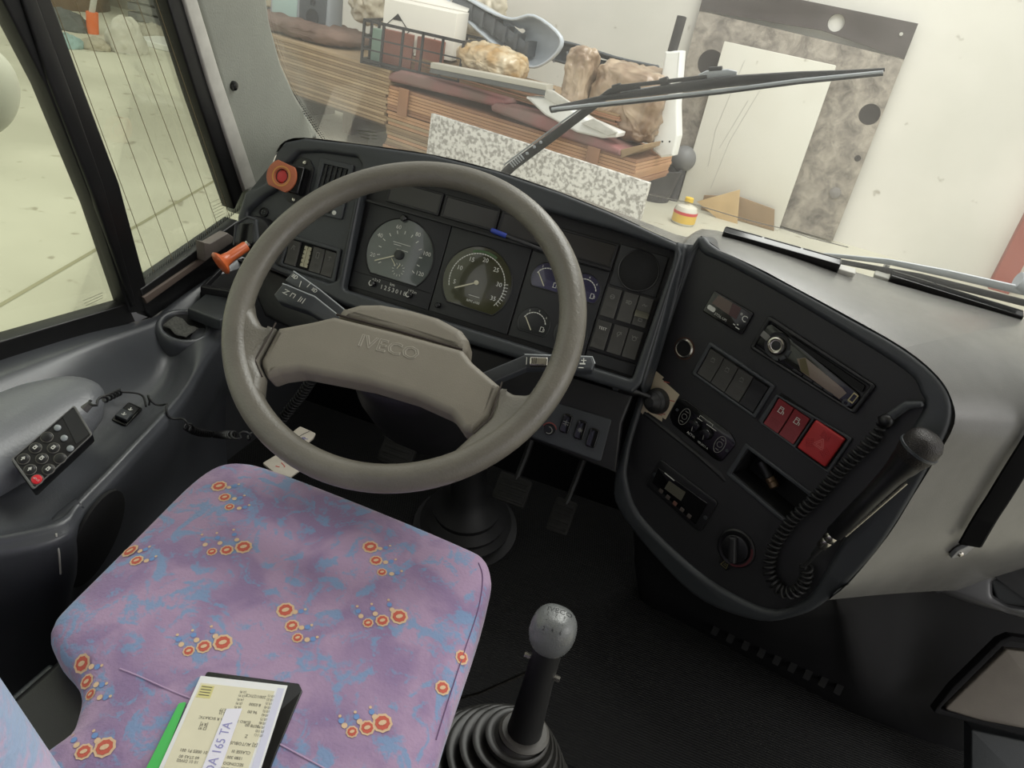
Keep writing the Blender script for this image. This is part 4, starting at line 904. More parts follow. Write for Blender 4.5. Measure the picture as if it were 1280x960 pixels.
R2 = [smooth_line(list(r), 4) for r in R2]
SIDE = mat('side_console_plastic', (72, 74, 78), .29, noise=7, amount=.2, bump=.2, bscale=700)
body = obj('body', MB().grid(R2), SIDE, side, world=True, ang=70)
sbv = bvh_of(body)
h_ = drop(sbv, 118, 672, .002)
if h_:
    Fo = Fr(h_[0], h_[1], (0, 1, 0)); M_ = Fo.mat()
    bo = MB(.001).plate(circ(0, 0, 62, 32, ry=78), -2, 3, 1); bo.v = [M_ @ (p * .001) for p in bo.v]; bo.sc = 1
    obj('cable_opening', bo, VOID, side, world=True)  # flat near-black plate paints the shade of an opening
sl = [drop(sbv, *p, .002) for p in ((70, 668), (73, 690), (75, 716))]
if all(sl): obj('pale_crack', MB().tube([q[0] for q in sl], .0012, 6), PALE, side, world=True)
# elbow bolster
b = MB(); c0 = atz(84, 512, .525) ; c1 = atz(10, 575, .515); c2 = atz(-60, 640, .51)
cen = [c0, c0.lerp(c1, .35), c1, c2]
dirv = (c1 - c0).normalized(); wv = Vector((0, 0, 1)).cross(dirv).normalized()
e0 = atz(86, 505, .525); rr = [.006, .05, .085, .098, .10]
p0 = atx(70, 478, -.50)
axis = [Vector((-.455, -.045, .50)), Vector((-.462, -.07, .495)), Vector((-.468, -.11, .488)), Vector((-.475, -.18, .482)), Vector((-.485, -.32, .478)), Vector((-.49, -.5, .475))]
obj('elbow_bolster', MB().tube(smooth_line(axis, 5), [r for r in [.012, .02, .028, .035, .042, .048, .053, .057, .06, .064, .068, .071, .073, .075, .077, .078, .079, .08, .081, .082, .083, .083, .083, .083, .083, .083]], 22, flat=.62, up=(0, 0, 1)), mat('elbow_bolster_plastic', (108, 110, 114), .34, noise=9, amount=.1, bump=.35, bscale=260), side, world=True, ang=80)
# cup holder
h = drop(sbv, 230, 414, 0.0)
C = h[0] if h else atz(230, 414, .5)
nC = Vector((.22, -.16, 1)).normalized()
CM = Fr(C + nC * .012, nC, (1, 0, 0)).mat()
b = MB().lathe([(.054, -.04), (.050, -.010), (.046, .001), (.042, .003), (.038, .002), (.036, -.004)], 40, caps=False, M=CM)
cu_ = obj('cup_holder', b, SIDE, side, world=True, ang=70)
obj('well', MB().lathe([(.036, -.003), (.02, -.004), (.0005, -.004)], 32, caps=False, M=CM), VOID, cu_, world=True)  # shallow disc, a deep cup's shade painted as near-black
b = MB(); rnd = random.Random(4); pr = []
for i in range(6):
    pr.append([CM @ Vector((-.024 + .048 * j / 7, -.028 + .034 * i / 5 + .003 * math.sin(j), .0035 + .003 * rnd.random())) for j in range(8)])
t = thing('grey_rag', 'crumpled grey cloth lying in the cup holder', 'cloth', C)
obj('cloth', MB().grid(pr), mat('grey_cloth', (92, 92, 88), .95, noise=300, amount=.4, bump=1, bscale=600), t, world=True, solid=.002)
# lid and open tray ahead of the cup holder
hz_ = .515
q = [atz(*p, hz_) for p in ((234, 385), (268, 358), (300, 366), (284, 397), (275, 400))]
zc = hz_
t = thing('ledge_box', 'flat dark grey lidded box on the ledge ahead of the cup holder', 'lid', (q[0].x, q[0].y, hz_))
obj('lid', MB().plate(fillet([(p.x, p.y) for p in q], .004), hz_ - .022, hz_, .003), DASH, t, world=True)
q = [atz(*p, hz_ + .014) for p in ((250, 358), (288, 320), (334, 330), (302, 367))]
t = thing('ledge_tray', 'small open dark tray between the lidded ledge box and the hand brake', 'tray', (q[0].x, q[0].y, hz_))
qq = [(p.x, p.y) for p in q]; cxq = sum(p[0] for p in qq) / 4; cyq = sum(p[1] for p in qq) / 4
obj('tray', MB().plate(fillet(qq, .003), hz_ - .02, hz_ + .014, .002, [[(cxq + (x - cxq) * .84, cyq + (y - cyq) * .84) for x, y in qq]]), BLACK, t, world=True)
obj('tray_floor', MB().plate(qq, hz_ - .02, hz_ + .002), VOID, t, world=True)
# window ledge scraper
t = thing('grey_wedge', 'worn grey plastic wedge lying on the ledge of the small left window', 'wedge', atx(272, 308, -.56))
q = FL.uvs([(254, 303), (262, 304), (284, 291), (291, 296), (290, 303), (256, 326)], 40)
b = MB(.001).plate(q, 22, 42, 2); M_ = FL.mat(); b.v = [M_ @ (p * .001) for p in b.v]; b.sc = 1
obj('wedge', b, mat('dusty_grey_plastic', (112, 104, 98), .6, noise=40, amount=.15), t, world=True)
# mirror switch
h = drop(sbv, 159, 517, .001)
if h:
    n = (h[1] + Vector((0, 0, .6))).normalized(); Fs = Fr(h[0], n, (.5, -.85, 0))
    q = [Fs.uv(*p, 3) for p in ((139, 524), (161, 502), (178, 510), (158, 532))]
    t = thing('mirror_switch', 'small black two-way rocker with white arrows on the left ledge', 'switch', Fs.mat())
    cq = [sum(p[i] for p in q) / 4 for i in (0, 1)]
    obj('frame', MB(.001).plate(fillet(q, 3), -6, 3, 1), BLACKG, t)
    sc_ = lambda k: [(cq[0] + (p[0] - cq[0]) * k, cq[1] + (p[1] - cq[1]) * k) for p in q]
    i1 = sc_(.78); m01 = [((a[0] + b_[0]) / 2, (a[1] + b_[1]) / 2) for a, b_ in ((i1[0], i1[1]), (i1[3], i1[2]))]
    r1 = obj('rocker', MB(.001).plate([i1[0], m01[0], m01[1], i1[3]], 3, 9, 1.5), DASH, t)
    r2_ = obj('rocker', MB(.001).plate([m01[0], i1[1], i1[2], m01[1]], 3, 5, 1), BLACK, t)
    for rk, e0_, e1_, zz in ((r1, i1[0], m01[1], 9.2), (r2_, m01[0], i1[2], 5.2)):
        x, y = (e0_[0] + e1_[0]) / 2, (e0_[1] + e1_[1]) / 2
        obj('arrow', MB(.001).strokes([[(x - 4, y), (x + 4, y)], [(x + 1, y + 3), (x + 4, y), (x + 1, y - 3)]], 1.6, zz), PRINT, rk)
# keypad handset
Kc = Vector((-.357, -.214, .5175))
FKp = Fr(Kc, (.34, -.42, .84), (.5, .85, 0))
# u runs along the handset from the red key towards the cord
kq = FKp.uvs([(13.3, 574.5), (41.4, 613.6), (116.4, 543.3), (93.75, 505.8)], 0)
ux = Vector((kq[2][0] - kq[1][0], kq[2][1] - kq[1][1])); ang = math.atan2(ux.y, ux.x)
t = thing('keypad_handset', 'black corded keypad handset with round buttons and one red key', 'remote control', FKp.mat())
obj('case', MB(.001).plate(fillet(kq, 3), -24, 0, 3), BLACK, t)
ck = [sum(p[i] for p in kq) / 4 for i in (0, 1)]
ik = lambda k: [(ck[0] + (p[0] - ck[0]) * k, ck[1] + (p[1] - ck[1]) * k) for p in kq]
obj('edge', MB(.001).plate(fillet(ik(.99), 3), -1, 1.5, .7, [fillet(ik(.93), 2)]), mat('case_edge', (96, 96, 94), .45), t)
kz = lambda x, y, h=1: FKp.uv(x / 6.4, 480 + y / 6.4, h)
wq = [kz(*p) for p in ((555, 235), (600, 195), (700, 360), (640, 420))]
obj('window', MB(.001).plate([kz(*p) for p in ((500, 260), (595, 190), (715, 400), (610, 480))], 0, .8), mat('keypad_window', (46, 47, 48), .3), t)
KEY = mat('key_black', (24, 24, 25), .4); KR = mat('key_ring', (92, 90, 84), .4)
for i, (x, y) in enumerate(((375, 425), (283, 512), (187, 600), (428, 512), (335, 597), (240, 685), (480, 595), (387, 683), (295, 765))):
    u, v = kz(x, y); T_ = Matrix.Translation((u, v, 0))
    k = obj('key', MB(.001).lathe([(6.2, 0), (6, 2.4), (4.8, 3), (.1, 3.1)], 20, M=T_), KEY if i < 8 else mat('key_red', (205, 30, 44), .4), t, label=None if i < 8 else 'red key')
    obj('ring', MB(.001).tube([(u + 6.8 * math.cos(R(a)), v + 6.8 * math.sin(R(a)), .8) for a in range(0, 360, 20)], .8, 5, True), KR, k)
    if i not in (0, 6):
        s = MB(.001)
        if i == 8: s.text('STOP', 3.4, u, v, 3.4, math.degrees(ang) + 90)
        else: s.strokes(loc(u, v, [[(-2.6, 0), (2.6, 0)], [(0, 1.6), (2.6, 0), (0, -1.6)]] if i in (2, 5) else [[(-2, -1.5), (-2, 1.5), (1, 1.5), (1, -1.5), (-2, -1.5)], [(2.4, -1.6), (2.4, 1.6)]], math.degrees(ang)), 1.1, 3.5)
        obj('symbol', s, PRINT, k)
for x, y in ((460, 350), (513, 432), (562, 515)):
    u, v = kz(x, y); obj('lamp', MB(.001).lathe([(4.4, .5), (4, 2), (2.4, 3), (.1, 3.3)], 16, M=Matrix.Translation((u, v, 0))), mat('grey_lamp', (138, 144, 146), .3), t)
def Kw(px, py, h): u, v = FKp.uv(px, py, h); return FKp.o + (FKp.u * u + FKp.v * v + FKp.n * h) * .001
a0 = Kw(105, 512, -10); a1 = Kw(113, 505, -6)
obj('strain_relief', MB().tube([a0, a1], [.006, .0045], 10), mat('grey_relief', (92, 90, 88), .6), t, world=True)
def over(px, py, off):
    h = drop(sbv, px, py, off); return h[0] if h else atz(px, py, .46)
p0 = [a1, Kw(128, 500, 4), over(142, 499, .02)]
obj('cord_coil', coil(p0, .0042, 6, .0018), RUBBER, t, world=True, ang=80)
p1 = [over(142, 499, .02), over(160, 501, .022), over(178, 509, .02), over(191, 519, .018)]
obj('cord_lead', MB().tube(smooth_line(p1, 6), .0017, 8), RUBBER, t, world=True)
obj('cord_loop', coil([over(190, 518, .02), over(205, 512, .022), over(212, 526, .02), over(226, 532, .018)], .006, 4, .0017), RUBBER, t, world=True, ang=80)
p2 = [over(224, 531, .016), over(240, 538, .012), over(262, 541, .012), over(290, 544, .012), over(318, 545, .012)]
obj('cord_coil', coil(p2, .0058, 26, .0019), RUBBER, t, world=True, ang=80)
# lower tray lip and pale scratch
t = thing('door_pull', 'glossy dark grab recess at the foot of the side console', 'handle', atz(65, 660, .44))
obj('lip', MB().tube(smooth_line([atz(8, 642, .43), atz(40, 665, .43), atz(66, 662, .435), atz(78, 648, .44), atz(100, 630, .45)], 5), .010, 10), SIDE, t, world=True, ang=80)
# hose and tags by the column
t = thing('corrugated_hose', 'black corrugated hose hanging behind the steering wheel at the left', 'hose', (-.3, .4, .3))
obj('hose', coil([aty(392, 470, .33), aty(378, 492, .33), aty(362, 512, .33), aty(348, 530, .33), aty(330, 548, .32)], .009, 24, .0032), RUBBER, t, world=True, ang=80)
WTAG = mat('grubby_white_plastic', (186, 178, 166), .55, noise=30, amount=.12)
for (quad, lab, ch, colr, at_) in (([(374, 536), (383, 528), (394, 536), (379, 555)], None, None, None, None),):
    pass
t = thing('white_tag', 'grubby white rounded tag marked with a blue R behind the rim', 'tag', atz(385, 545, .38))
Ft = Fr(atz(385, 545, .38), (0, -.6, .8), (1, 0, 0))
obj('tag', MB(.001).plate(fillet(Ft.uvs([(362, 548), (374, 528), (394, 538), (392, 548), (382, 566)], 0), 4), -3, 1, 1), WTAG, t)
u, v = Ft.uv(381.5, 552, 1); obj('letter', MB(.001).text('R', 14, u, v, 1.3, 62), mat('blue_ink', (44, 52, 130), .6), t)
obj('crack', MB(.001).strokes([Ft.uvs([(386, 536), (380, 542), (374, 550)], 1)], 1.4, 1.3), VOID, t)
t = thing('white_card', 'white card with red printing low behind the wheel rim and seat', 'card', atz(355, 578, .36))
Ft2 = Fr(atz(355, 578, .36), (0, -.6, .8), (1, 0, 0))
obj('card', MB(.001).plate(fillet(Ft2.uvs([(330, 585), (345, 565), (380, 582), (365, 605), (345, 600)], 0), 3), -3, 1, 1), WTAG, t)
u, v = Ft2.uv(354, 583, 1); obj('letter', MB(.001).text('J', 16, u, v, 1.3, 62).strokes([Ft2.uvs([(346, 588), (350, 589)], 1)], 2, 1.3), mat('red_ink', (176, 52, 44), .6), t)
# ------------------------------------------------------------------ seat
FSe = Fr((0, -.1, .49), (0, -.143, 1), (1, 0, 0))
def fabric(name, scale=1.0, a=(171, 146, 174), b=(120, 154, 190), c=(144, 123, 157)):
    m = bpy.data.materials.new(name); m.use_nodes = True; nt = m.node_tree; p = nt.nodes['Principled BSDF']
    p.inputs['Roughness'].default_value = .92; p.inputs['Sheen Weight'].default_value = .35; p.inputs['Sheen Roughness'].default_value = .4; p.inputs['Specular IOR Level'].default_value = .2
    tc = nt.nodes.new('ShaderNodeTexCoord'); L = nt.links.new
    n1 = nt.nodes.new('ShaderNodeTexNoise'); n1.inputs['Scale'].default_value = 13 * scale; n1.inputs['Detail'].default_value = 3; n1.inputs['Distortion'].default_value = .5
    n2 = nt.nodes.new('ShaderNodeTexNoise'); n2.inputs['Scale'].default_value = 26 * scale; n2.inputs['Detail'].default_value = 5; n2.inputs['Distortion'].default_value = 1.4
    n3 = nt.nodes.new('ShaderNodeTexNoise'); n3.inputs['Scale'].default_value = 240; n3.inputs['Detail'].default_value = 3
    n4 = nt.nodes.new('ShaderNodeTexNoise'); n4.inputs['Scale'].default_value = 7 * scale; n4.inputs['Detail'].default_value = 2
    for n in (n1, n2, n3, n4): L(tc.outputs['Object'], n.inputs['Vector'])
    r1 = nt.nodes.new('ShaderNodeValToRGB'); r1.color_ramp.elements[0].position = .40; r1.color_ramp.elements[1].position = .58
    r1.color_ramp.elements[0].color = C8(*c); r1.color_ramp.elements[1].color = C8(*a); L(n1.outputs['Fac'], r1.inputs['Fac'])
    mul = nt.nodes.new('ShaderNodeMath'); mul.operation = 'ADD'; L(n2.outputs['Fac'], mul.inputs[0])
    m3 = nt.nodes.new('ShaderNodeMath'); m3.operation = 'MULTIPLY'; m3.inputs[1].default_value = .25; L(n3.outputs['Fac'], m3.inputs[0]); L(m3.outputs[0], mul.inputs[1])
    r2 = nt.nodes.new('ShaderNodeValToRGB'); r2.color_ramp.elements[0].position = .635; r2.color_ramp.elements[1].position = .73
    r2.color_ramp.elements[0].color = (0, 0, 0, 1); r2.color_ramp.elements[1].color = (.8, .8, .8, 1); L(mul.outputs[0], r2.inputs['Fac'])
    mx = nt.nodes.new('ShaderNodeMixRGB'); L(r2.outputs['Color'], mx.inputs[0]); L(r1.outputs['Color'], mx.inputs[1]); mx.inputs[2].default_value = C8(*b)
    L(mx.outputs[0], p.inputs['Base Color'])
    bp = nt.nodes.new('ShaderNodeBump'); bp.inputs['Strength'].default_value = .5; bp.inputs['Distance'].default_value = .002; L(n3.outputs['Fac'], bp.inputs['Height']); L(bp.outputs['Normal'], p.inputs['Normal'])
    return m
FAB = fabric('purple_blue_moquette'); FABB = fabric('pale_blue_moquette', .8, (196, 176, 206), (150, 182, 216), (180, 176, 214))  # backrest copy is paler, its stronger light put into the colour
seat = thing('driver_seat', 'purple and blue moquette driver seat with small red flower motifs', 'seat', (0, -.3, .2))
cpx = [(62, 800), (66, 785), (76, 769), (120, 725), (180, 665), (230, 615), (258, 592), (280, 582), (305, 581), (335, 588), (400, 612), (500, 652), (580, 686), (604, 699), (614, 718), (613, 742), (600, 790), (580, 850), (560, 910), (545, 960)]
U = [Vector(p) for p in FSe.uvs(cpx, -20)] + [Vector(p) for p in ((252, -330), (250, -430), (225, -500), (100, -515), (-60, -510), (-100, -470), (-112, -420))] + [Vector(p) for p in FSe.uvs([(82, 930), (97, 900), (101, 872), (92, 846), (72, 822)], -20)]
U = [q.xy for q in smooth_line([(*p, 0) for p in U], 3, True)]
cU = Vector((25, -215))
prof = [(0.001, 14), (.25, 13.5), (.5, 11), (.7, 7), (.84, 2), (.92, -2.5), (.965, -8), (.99, -16), (1.0, -28), (.995, -60), (.97, -92), (.90, -104)]
rows = [[(*(cU + (p - cU) * s), h) for p in U] for s, h in prof]
b = MB(.001).grid(rows, closed=True); MS_ = FSe.mat(); b.v = [MS_ @ (p * .001) for p in b.v]; b.sc = 1
cush = obj('cushion', b, FAB, seat, world=True, ang=80)
cb = bvh_of(cush)
def dropc(px, py, off=.0005):
    h = drop(cb, px, py, off); return h
seam = [dropc(*p, .0006)[0] for p in ((150, 836), (175, 846), (215, 864), (262, 884), (345, 928), (395, 955), (430, 974)) if dropc(*p)]
obj('seam', MB().tube(smooth_line(seam, 6), .0008, 6), mat('seam_lilac', (190, 164, 194), .9), cush, world=True)
obj('edge_stitching', MB().tube(smooth_line([dropc(*p, .0006)[0] for p in ((598, 704), (603, 722), (598, 760), (580, 815), (562, 870), (545, 925))], 6), .0007, 6), mat('stitch_dark', (118, 92, 128), .9), cush, world=True)
CREAM = mat('motif_cream', (216, 186, 152), .9, bump=.4, bscale=300); REDM = mat('motif_red', (196, 96, 80), .9, bump=.4, bscale=300); BLUEM = mat('motif_blue', (112, 146, 196), .9)
def disc(b, px, py, r, mi, off, bv=cb, star=0, stretch=1.0, rot=0):
    h = drop(bv, px, py, off)
    if not h: return
    c, n = h; u = Vector((math.cos(rot), math.sin(rot), 0)); u = (u - n * u.dot(n)).normalized(); v = n.cross(u); N = 18
    vs = [c] + [c + (u * math.cos(2 * math.pi * k / N) * stretch + v * math.sin(2 * math.pi * k / N)) * r * (1 + (.05 if k % 2 else -.05) * (1 if star else 0)) for k in range(N)]
    b.add(vs, [(0, 1 + k, 1 + (k + 1) % N) for k in range(N)], mi)
motifs = [((274, 608), (281, 622), (287, 634)), ((304.5, 684), (283.5, 688), (265, 690)), ((163, 689), (171, 701)), ((357, 763), (365, 782.6), (372, 797.6)), ((278.6, 803.6), (255, 808.5), (236, 814)),
          ((103, 829.5), (109, 852), (113.6, 868)), ((131, 934.5), (105, 940)), ((463, 684), (470, 701), (477.5, 715.6)), ((499, 771), (478, 776), (460, 779)), ((577, 822),), ((553, 860),), ((478, 904), (459, 910), (440, 915)), ((402, 598),)]
for mtf in motifs:
    b = MB(); rs = [.0102, .0080, .0062] if len(mtf) > 1 else [.0085]
    for i, (x, y) in enumerate(mtf):
        r = rs[min(i, len(rs) - 1)]
        disc(b, x, y, r, 0, .0006, star=1); disc(b, x, y, r * .74, 1, .0010, star=1); disc(b, x, y, r * .26, 0, .0014, star=1, stretch=1.6, rot=.8)
        if len(mtf) > 1:
            d = Vector(mtf[-1]) - Vector(mtf[0]); d.normalize(); pr_ = Vector((d.y, -d.x)); sgn = -1 if d.x < -.5 else (1 if pr_.x > 0 else -1)
            q = Vector((x, y)) + pr_ * 10 * sgn + d * 7; disc(b, q.x, q.y, .0030, 0, .0007, star=1); q += pr_ * 7 * sgn + d * 2; disc(b, q.x, q.y, .0030, 2, .0006); q += pr_ * 6 * sgn; disc(b, q.x, q.y, .0016, 0, .0006, star=1)
    if b.v: obj('flower_motif', b, [CREAM, REDM, BLUEM], cush, world=True)
# seat base
b = MB().box(-.20, .09, -.5, -.12, .0, .40)
obj('pedestal', b, BLACK, seat, world=True, bevel=.01)
# backrest: only its right edge reaches the picture
Fb = Fr((-.02, -.59, .45), (0, math.cos(R(12.6)), math.sin(R(12.6))), (-1, 0, 0))
b = MB(.001).plate(fillet([(-190, 40), (-190, 330), (-188, 600), (-150, 760), (150, 760), (190, 600), (192, 330), (192, 40)], 40, 6), -110, 0, 26, br=5); Mb = Fb.mat(); b.v = [Mb @ (p * .001) for p in b.v]; b.sc = 1
back = obj('backrest', b, FABB, seat, world=True, ang=80)
# hinge and rag at the left rear
hp = aty(66, 872, -.42)
t_ = obj('hinge_plate', MB().box(hp.x - .035, hp.x + .03, hp.y - .03, hp.y + .03, hp.z - .03, hp.z + .005), STALK, seat, world=True, bevel=.004)
t = thing('grey_ribbon', 'crumpled grey strip of cloth tucked beside the seat hinge', 'cloth', hp)
pr = []
for i in range(7):
    f = i / 6; a, c = Vector((94, 872)).lerp(Vector((78, 905)), f), Vector((80, 890)).lerp(Vector((66, 905)), f)
    A, B2 = aty(a.x, a.y, -.405), aty(c.x, c.y, -.405); k = .006 * math.sin(i * 2.2)
    pr.append([A + Vector((0, k, 0)), A.lerp(B2, .5) + Vector((0, -.008 + k, .004)), B2 + Vector((0, k, 0))])
obj('strip', MB().grid(pr), mat('grey_strip_cloth', (120, 116, 112), .9, noise=60, amount=.3), t, world=True, solid=.002)

# ------------------------------------------------------------------ papers on the cushion
def FSw(u, v, h): return FSe.o + (FSe.u * u + FSe.v * v + FSe.n * h) * .001
PX = Vector((-13, -279)); ang = math.atan2(27, 85)
FP = Fr(FSw(PX.x, PX.y, 17), FSe.n, FSe.u * math.cos(ang) + FSe.v * math.sin(ang))   # local: u along the far edge, -v towards the camera
fol = thing('document_folder', 'black plastic folder lying open side up under papers on the seat', 'folder', FP.mat(0, 0, -4))
obj('cover', MB(.001).plate(fillet([(3, 8), (100, 6), (106, -2), (98, -70), (90, -170), (-4, -170)], 3), -3, 1.5, 1), BLACKG, fol)
gr = thing('green_card', 'bright green card peeking out left of the white papers on the seat', 'card', FP.mat(0, 0, -1))
obj('card', MB(.001).plate(fillet([(-11, -31), (-4, -28), (-2, -170), (-22, -170), (-15, -90)], 2), -1.5, 0, .4), mat('green_plastic', (76, 190, 92), .45), gr)
pp = thing('registration_paper', 'cream typed paper in a clear white sleeve, printed upside down', 'paper', FP.mat(0, 0, 1))
obj('sleeve', MB(.001).plate([(0, 0), (90, 0), (88, -170), (-6, -170)], -1.2, .2, .2), mat('white_sleeve', (232, 232, 232), .3, coat=.4), pp)
obj('sheet', MB(.001).plate([(3, -8), (79, -8), (76, -170), (-1, -170)], .2, .5), mat('cream_paper', (226, 220, 192), .6, noise=30, amount=.05), pp)
obj('side_band', MB(.001).plate([(81, -4), (88, -4), (86, -170), (79, -170)], .2, .5), mat('lilac_band', (214, 214, 232), .4), pp)
obj('stamp', MB(.001).plate([(5, -10), (18, -10), (18, -24), (4, -24)], .5, .7), mat('yellow_stamp', (214, 206, 140), .6), pp)
INK = mat('typed_ink', (96, 92, 84), .7); b = MB(.001)
for s, x, y, sz in (('2001/27/CE', 62, -16, 4.4), ('8.0300', 64, -25, 4.4), ('96.00', 64, -33, 4.4), ('12.77', 36, -34, 4), ('[5.2]', 36, -37.5, 4), ('EURO 3 01 06 0A R SICRATIC', 40, -44, 4), ('3078 00', 68, -47, 4.2), ('[8.9]', 22, -51, 4.2), ('[2.9]', 22, -55, 4.2), ('Z', 66, -58, 4.4), ('[2] AUTOBUS', 66, -66, 4.4), ('01 00ES P1 001', 22, -78, 4.2), ('CLASSE III', 66, -74, 4.2), ('60 STA5 00', 20, -84, 4), ('10 01 DIV02', 20, -88, 4), ('1580 300', 62, -80, 4), ('SECONDO DI', 60, -86, 4), ('OCCASIONI', 60, -91, 4), ('[2] 10', 62, -100, 4), ('(5)', 12, -100, 4)): b.text(s, sz, x, y, .8, 180)
for k in range(11): b.text('(0.%d)' % (k + 1), 3.6, 77, -14 - k * 4.2, .8, 180)
for k in range(6): b.text('(%d.9)' % (k + 2), 3.6, 48, -13 - k * 4.2, .8, 180)
for k in range(4): b.strokes([[(6, -12 - k * 3), (16, -12 - k * 3)]], .8, .9)
stuff(obj('typing', b, INK, pp))
lb = thing('plate_label', 'white paper strip hand-lettered DA 165 TA on top of the papers', 'label', FP.mat(0, 0, 2.4))
obj('strip', MB(.001).plate([(38, -33), (53, -31), (52, -170), (33, -170)], -.4, .2), mat('white_strip', (232, 230, 240), .5), lb)
obj('lettering', MB(.001).text('DA 165 TA', 12.5, 44.2, -72, .5, 88.5, sx=.86), mat('lilac_ink', (150, 148, 196), .6), lb)

# ------------------------------------------------------------------ gear lever
GX, GY = .306, -.15
gl = thing('gear_lever', 'grey gear lever with embossed knob above a folded black rubber boot', 'gear lever', (GX, GY, .0))
KNOB = mat('worn_grey_knob', (112, 114, 114), .24, noise=25, amount=.2, bump=.3, bscale=500)
b = MB(); N1, N2 = 28, 18; rows = []
for i in range(N2 + 1):
    th = math.pi * i / N2; row = []
    for k in range(N1):
        ph = 2 * math.pi * k / N1; e = lambda x, p: math.copysign(abs(x) ** p, x)
        w = 1.0 if math.cos(th) > 0 else 1 - .16 * (-math.cos(th)); z = math.cos(th)
        row.append((GX + .0285 * w * e(math.sin(th), .62) * e(math.cos(ph), .85), GY + .0275 * w * e(math.sin(th), .62) * e(math.sin(ph), .85), .478 + .0315 * e(z, .9)))
    rows.append(row)
b.grid(rows, closed=True)
knob = obj('knob', b, KNOB, gl, world=True, ang=80)
kbv = bvh_of(knob)
KF = Fr((GX, GY, .478), (0, -.35, .94), (1, .08, 0)); MK = KF.mat()
def wrap(b):
    out = []
    for p in b.v:
        w = MK @ (Vector((p.x, p.y, 60)) * .001); h = kbv.ray_cast(w, -KF.n); out.append(h[0] + h[1] * .0003 if h[0] else MK @ (Vector((p.x, p.y, 20)) * .001))
    b.v = out; b.sc = 1; return b
obj('lettering', wrap(MB(.001).text('IVECO', 9.5, 3, 14, 0, 0, sx=1.15)), mat('knob_letter', (44, 45, 46), .5), knob, world=True, merge=False)
s = MB(.001)
for x, n_ in ((-9, '1 3 5'), ): pass
s.strokes([[(-10, 4), (-10, -9)], [(0, 4), (0, -9)], [(10, 4), (10, -9)], [(-10, -2.5), (10, -2.5)]], .8, 0)
for tx, x, y in (('1', -10, 7), ('3', 0, 7), ('5', 10, 7), ('2', -10, -12), ('4', 0, -12), ('6', 10, -12)): s.text(tx, 5.5, x, y, 0)
obj('shift_pattern', wrap(s), mat('knob_pattern', (40, 41, 42), .5), knob, world=True, merge=False)
obj('shaft', MB().tube([(GX, GY, .455), (GX, GY, .44), (GX, GY, .40), (GX, GY, .33), (GX, GY, .285)], [.018, .0185, .0185, .021, .024], 20), RUBBER, gl, world=True, ang=60)
for sx, z in ((-1, .43), (1, .412)): obj('bolt', MB().tube([(GX + sx * .017, GY - .004, z), (GX + sx * .025, GY - .004, z)], .004, 8), STEEL, gl, world=True)
b = MB(); bx, by = GX - .045, GY - .035
zs = []
levels = [(.030, .290)]
for i in range(8):
    r_, z_ = .041 + .0118 * i, .286 - .0105 * i - .0008 * i * i
    levels += [(r_ - .007, z_ - .001), (r_ - .002, z_ + .003), (r_ + .002, z_ + .001), (r_ + .001, z_ - .008), (r_ - .004, z_ - .015)]
levels += [(.128, .16), (.130, .10)]
rows = []
for r, z in levels:
    f = min(1, (r - .026) / .09)
    rows.append([(GX - .002 - .026 * f + r * 1.0 * math.cos(2 * math.pi * k / 36) * (1 + .0), GY - .002 - .012 * f + r * math.sin(2 * math.pi * k / 36), z) for k in range(36)])
b.grid(rows, closed=True)
obj('boot', b, mat('boot_rubber', (56, 55, 53), .4, noise=30, amount=.2), gl, world=True, ang=70)
obj('boot_collar', MB().lathe([(.024, .0), (.032, .002), (.034, .008), (.030, .012), (.022, .012)], 28, M=Matrix.Translation((GX, GY, .284))), mat('collar_rubber', (84, 82, 78), .5), gl, world=True)
obj('boot_flange', MB().lathe([(.128, 0), (.150, .002), (.156, .012), (.150, .02), (.128, .022)], 40, M=Matrix.Translation((GX - .05, GY - .012, .09))), BLACK, gl, world=True)
obj('tunnel', MB().box(GX - .20, GX + .13, GY - .2, GY + .14, 0, .095), BLACK, gl, world=True, bevel=.02)
obj('link_rod', MB().tube([aty(664, 838, GY + .03), aty(600, 866, GY + .06), aty(540, 882, GY + .08)], .0025, 8), STEEL, gl, world=True)
# ------------------------------------------------------------------ pedals
PEDM = mat('worn_pedal_rubber', (30, 29, 27), .7, noise=120, amount=.5, bump=.8, bscale=120)
for (px, py, w, h_, lab, nm) in ((497, 565, .075, .06, 'left pedal seen through the steering wheel, clutch side', 'clutch_pedal'), (640, 612, .07, .058, 'middle dark ribbed pedal below the wheel rim', 'brake_pedal'), (702, 645, .045, .07, 'narrow right pedal hanging on a thin arm', 'accelerator_pedal')):
    c = aty(px, py, .42); Fp = Fr(c, (0, -.75, .66), (1, 0, 0)); t = thing(nm, lab, 'pedal', Fp.mat())
    obj('pad', MB(.001).plate(rect(-w * 500, -h_ * 500, w * 500, h_ * 500, 6), -8, 4, 2), PEDM, t)
    for k in range(4): obj('tread', MB(.001).plate(rect(-w * 420, -h_ * 400 + k * h_ * 220, w * 420, -h_ * 300 + k * h_ * 220, 2), 3.5, 6.5, 1), PEDM, t)
    obj('arm', MB().tube([c + Vector((.0, .005, 0)), c + Vector((.004, .05, .06)), c + Vector((.012, .06, .18))], .007, 8), BLACK, t, world=True)
t = thing('column_boot', 'black ribbed rubber boot where the steering shaft meets the floor', 'boot', (0, .5, 0))
b = MB()
for k in range(1): b.lathe([(.12, .0), (.12, .02), (.1, .025), (.105, .04), (.09, .05), (.094, .065), (.075, .08), (.078, .095), (.06, .11), (.04, .14), (.035, .30)], 32, M=Matrix.Translation((-.005, .52, 0)) @ Matrix.Rotation(R(14), 4, 'X'))
obj('bellows', b, RUBBER, t, world=True)
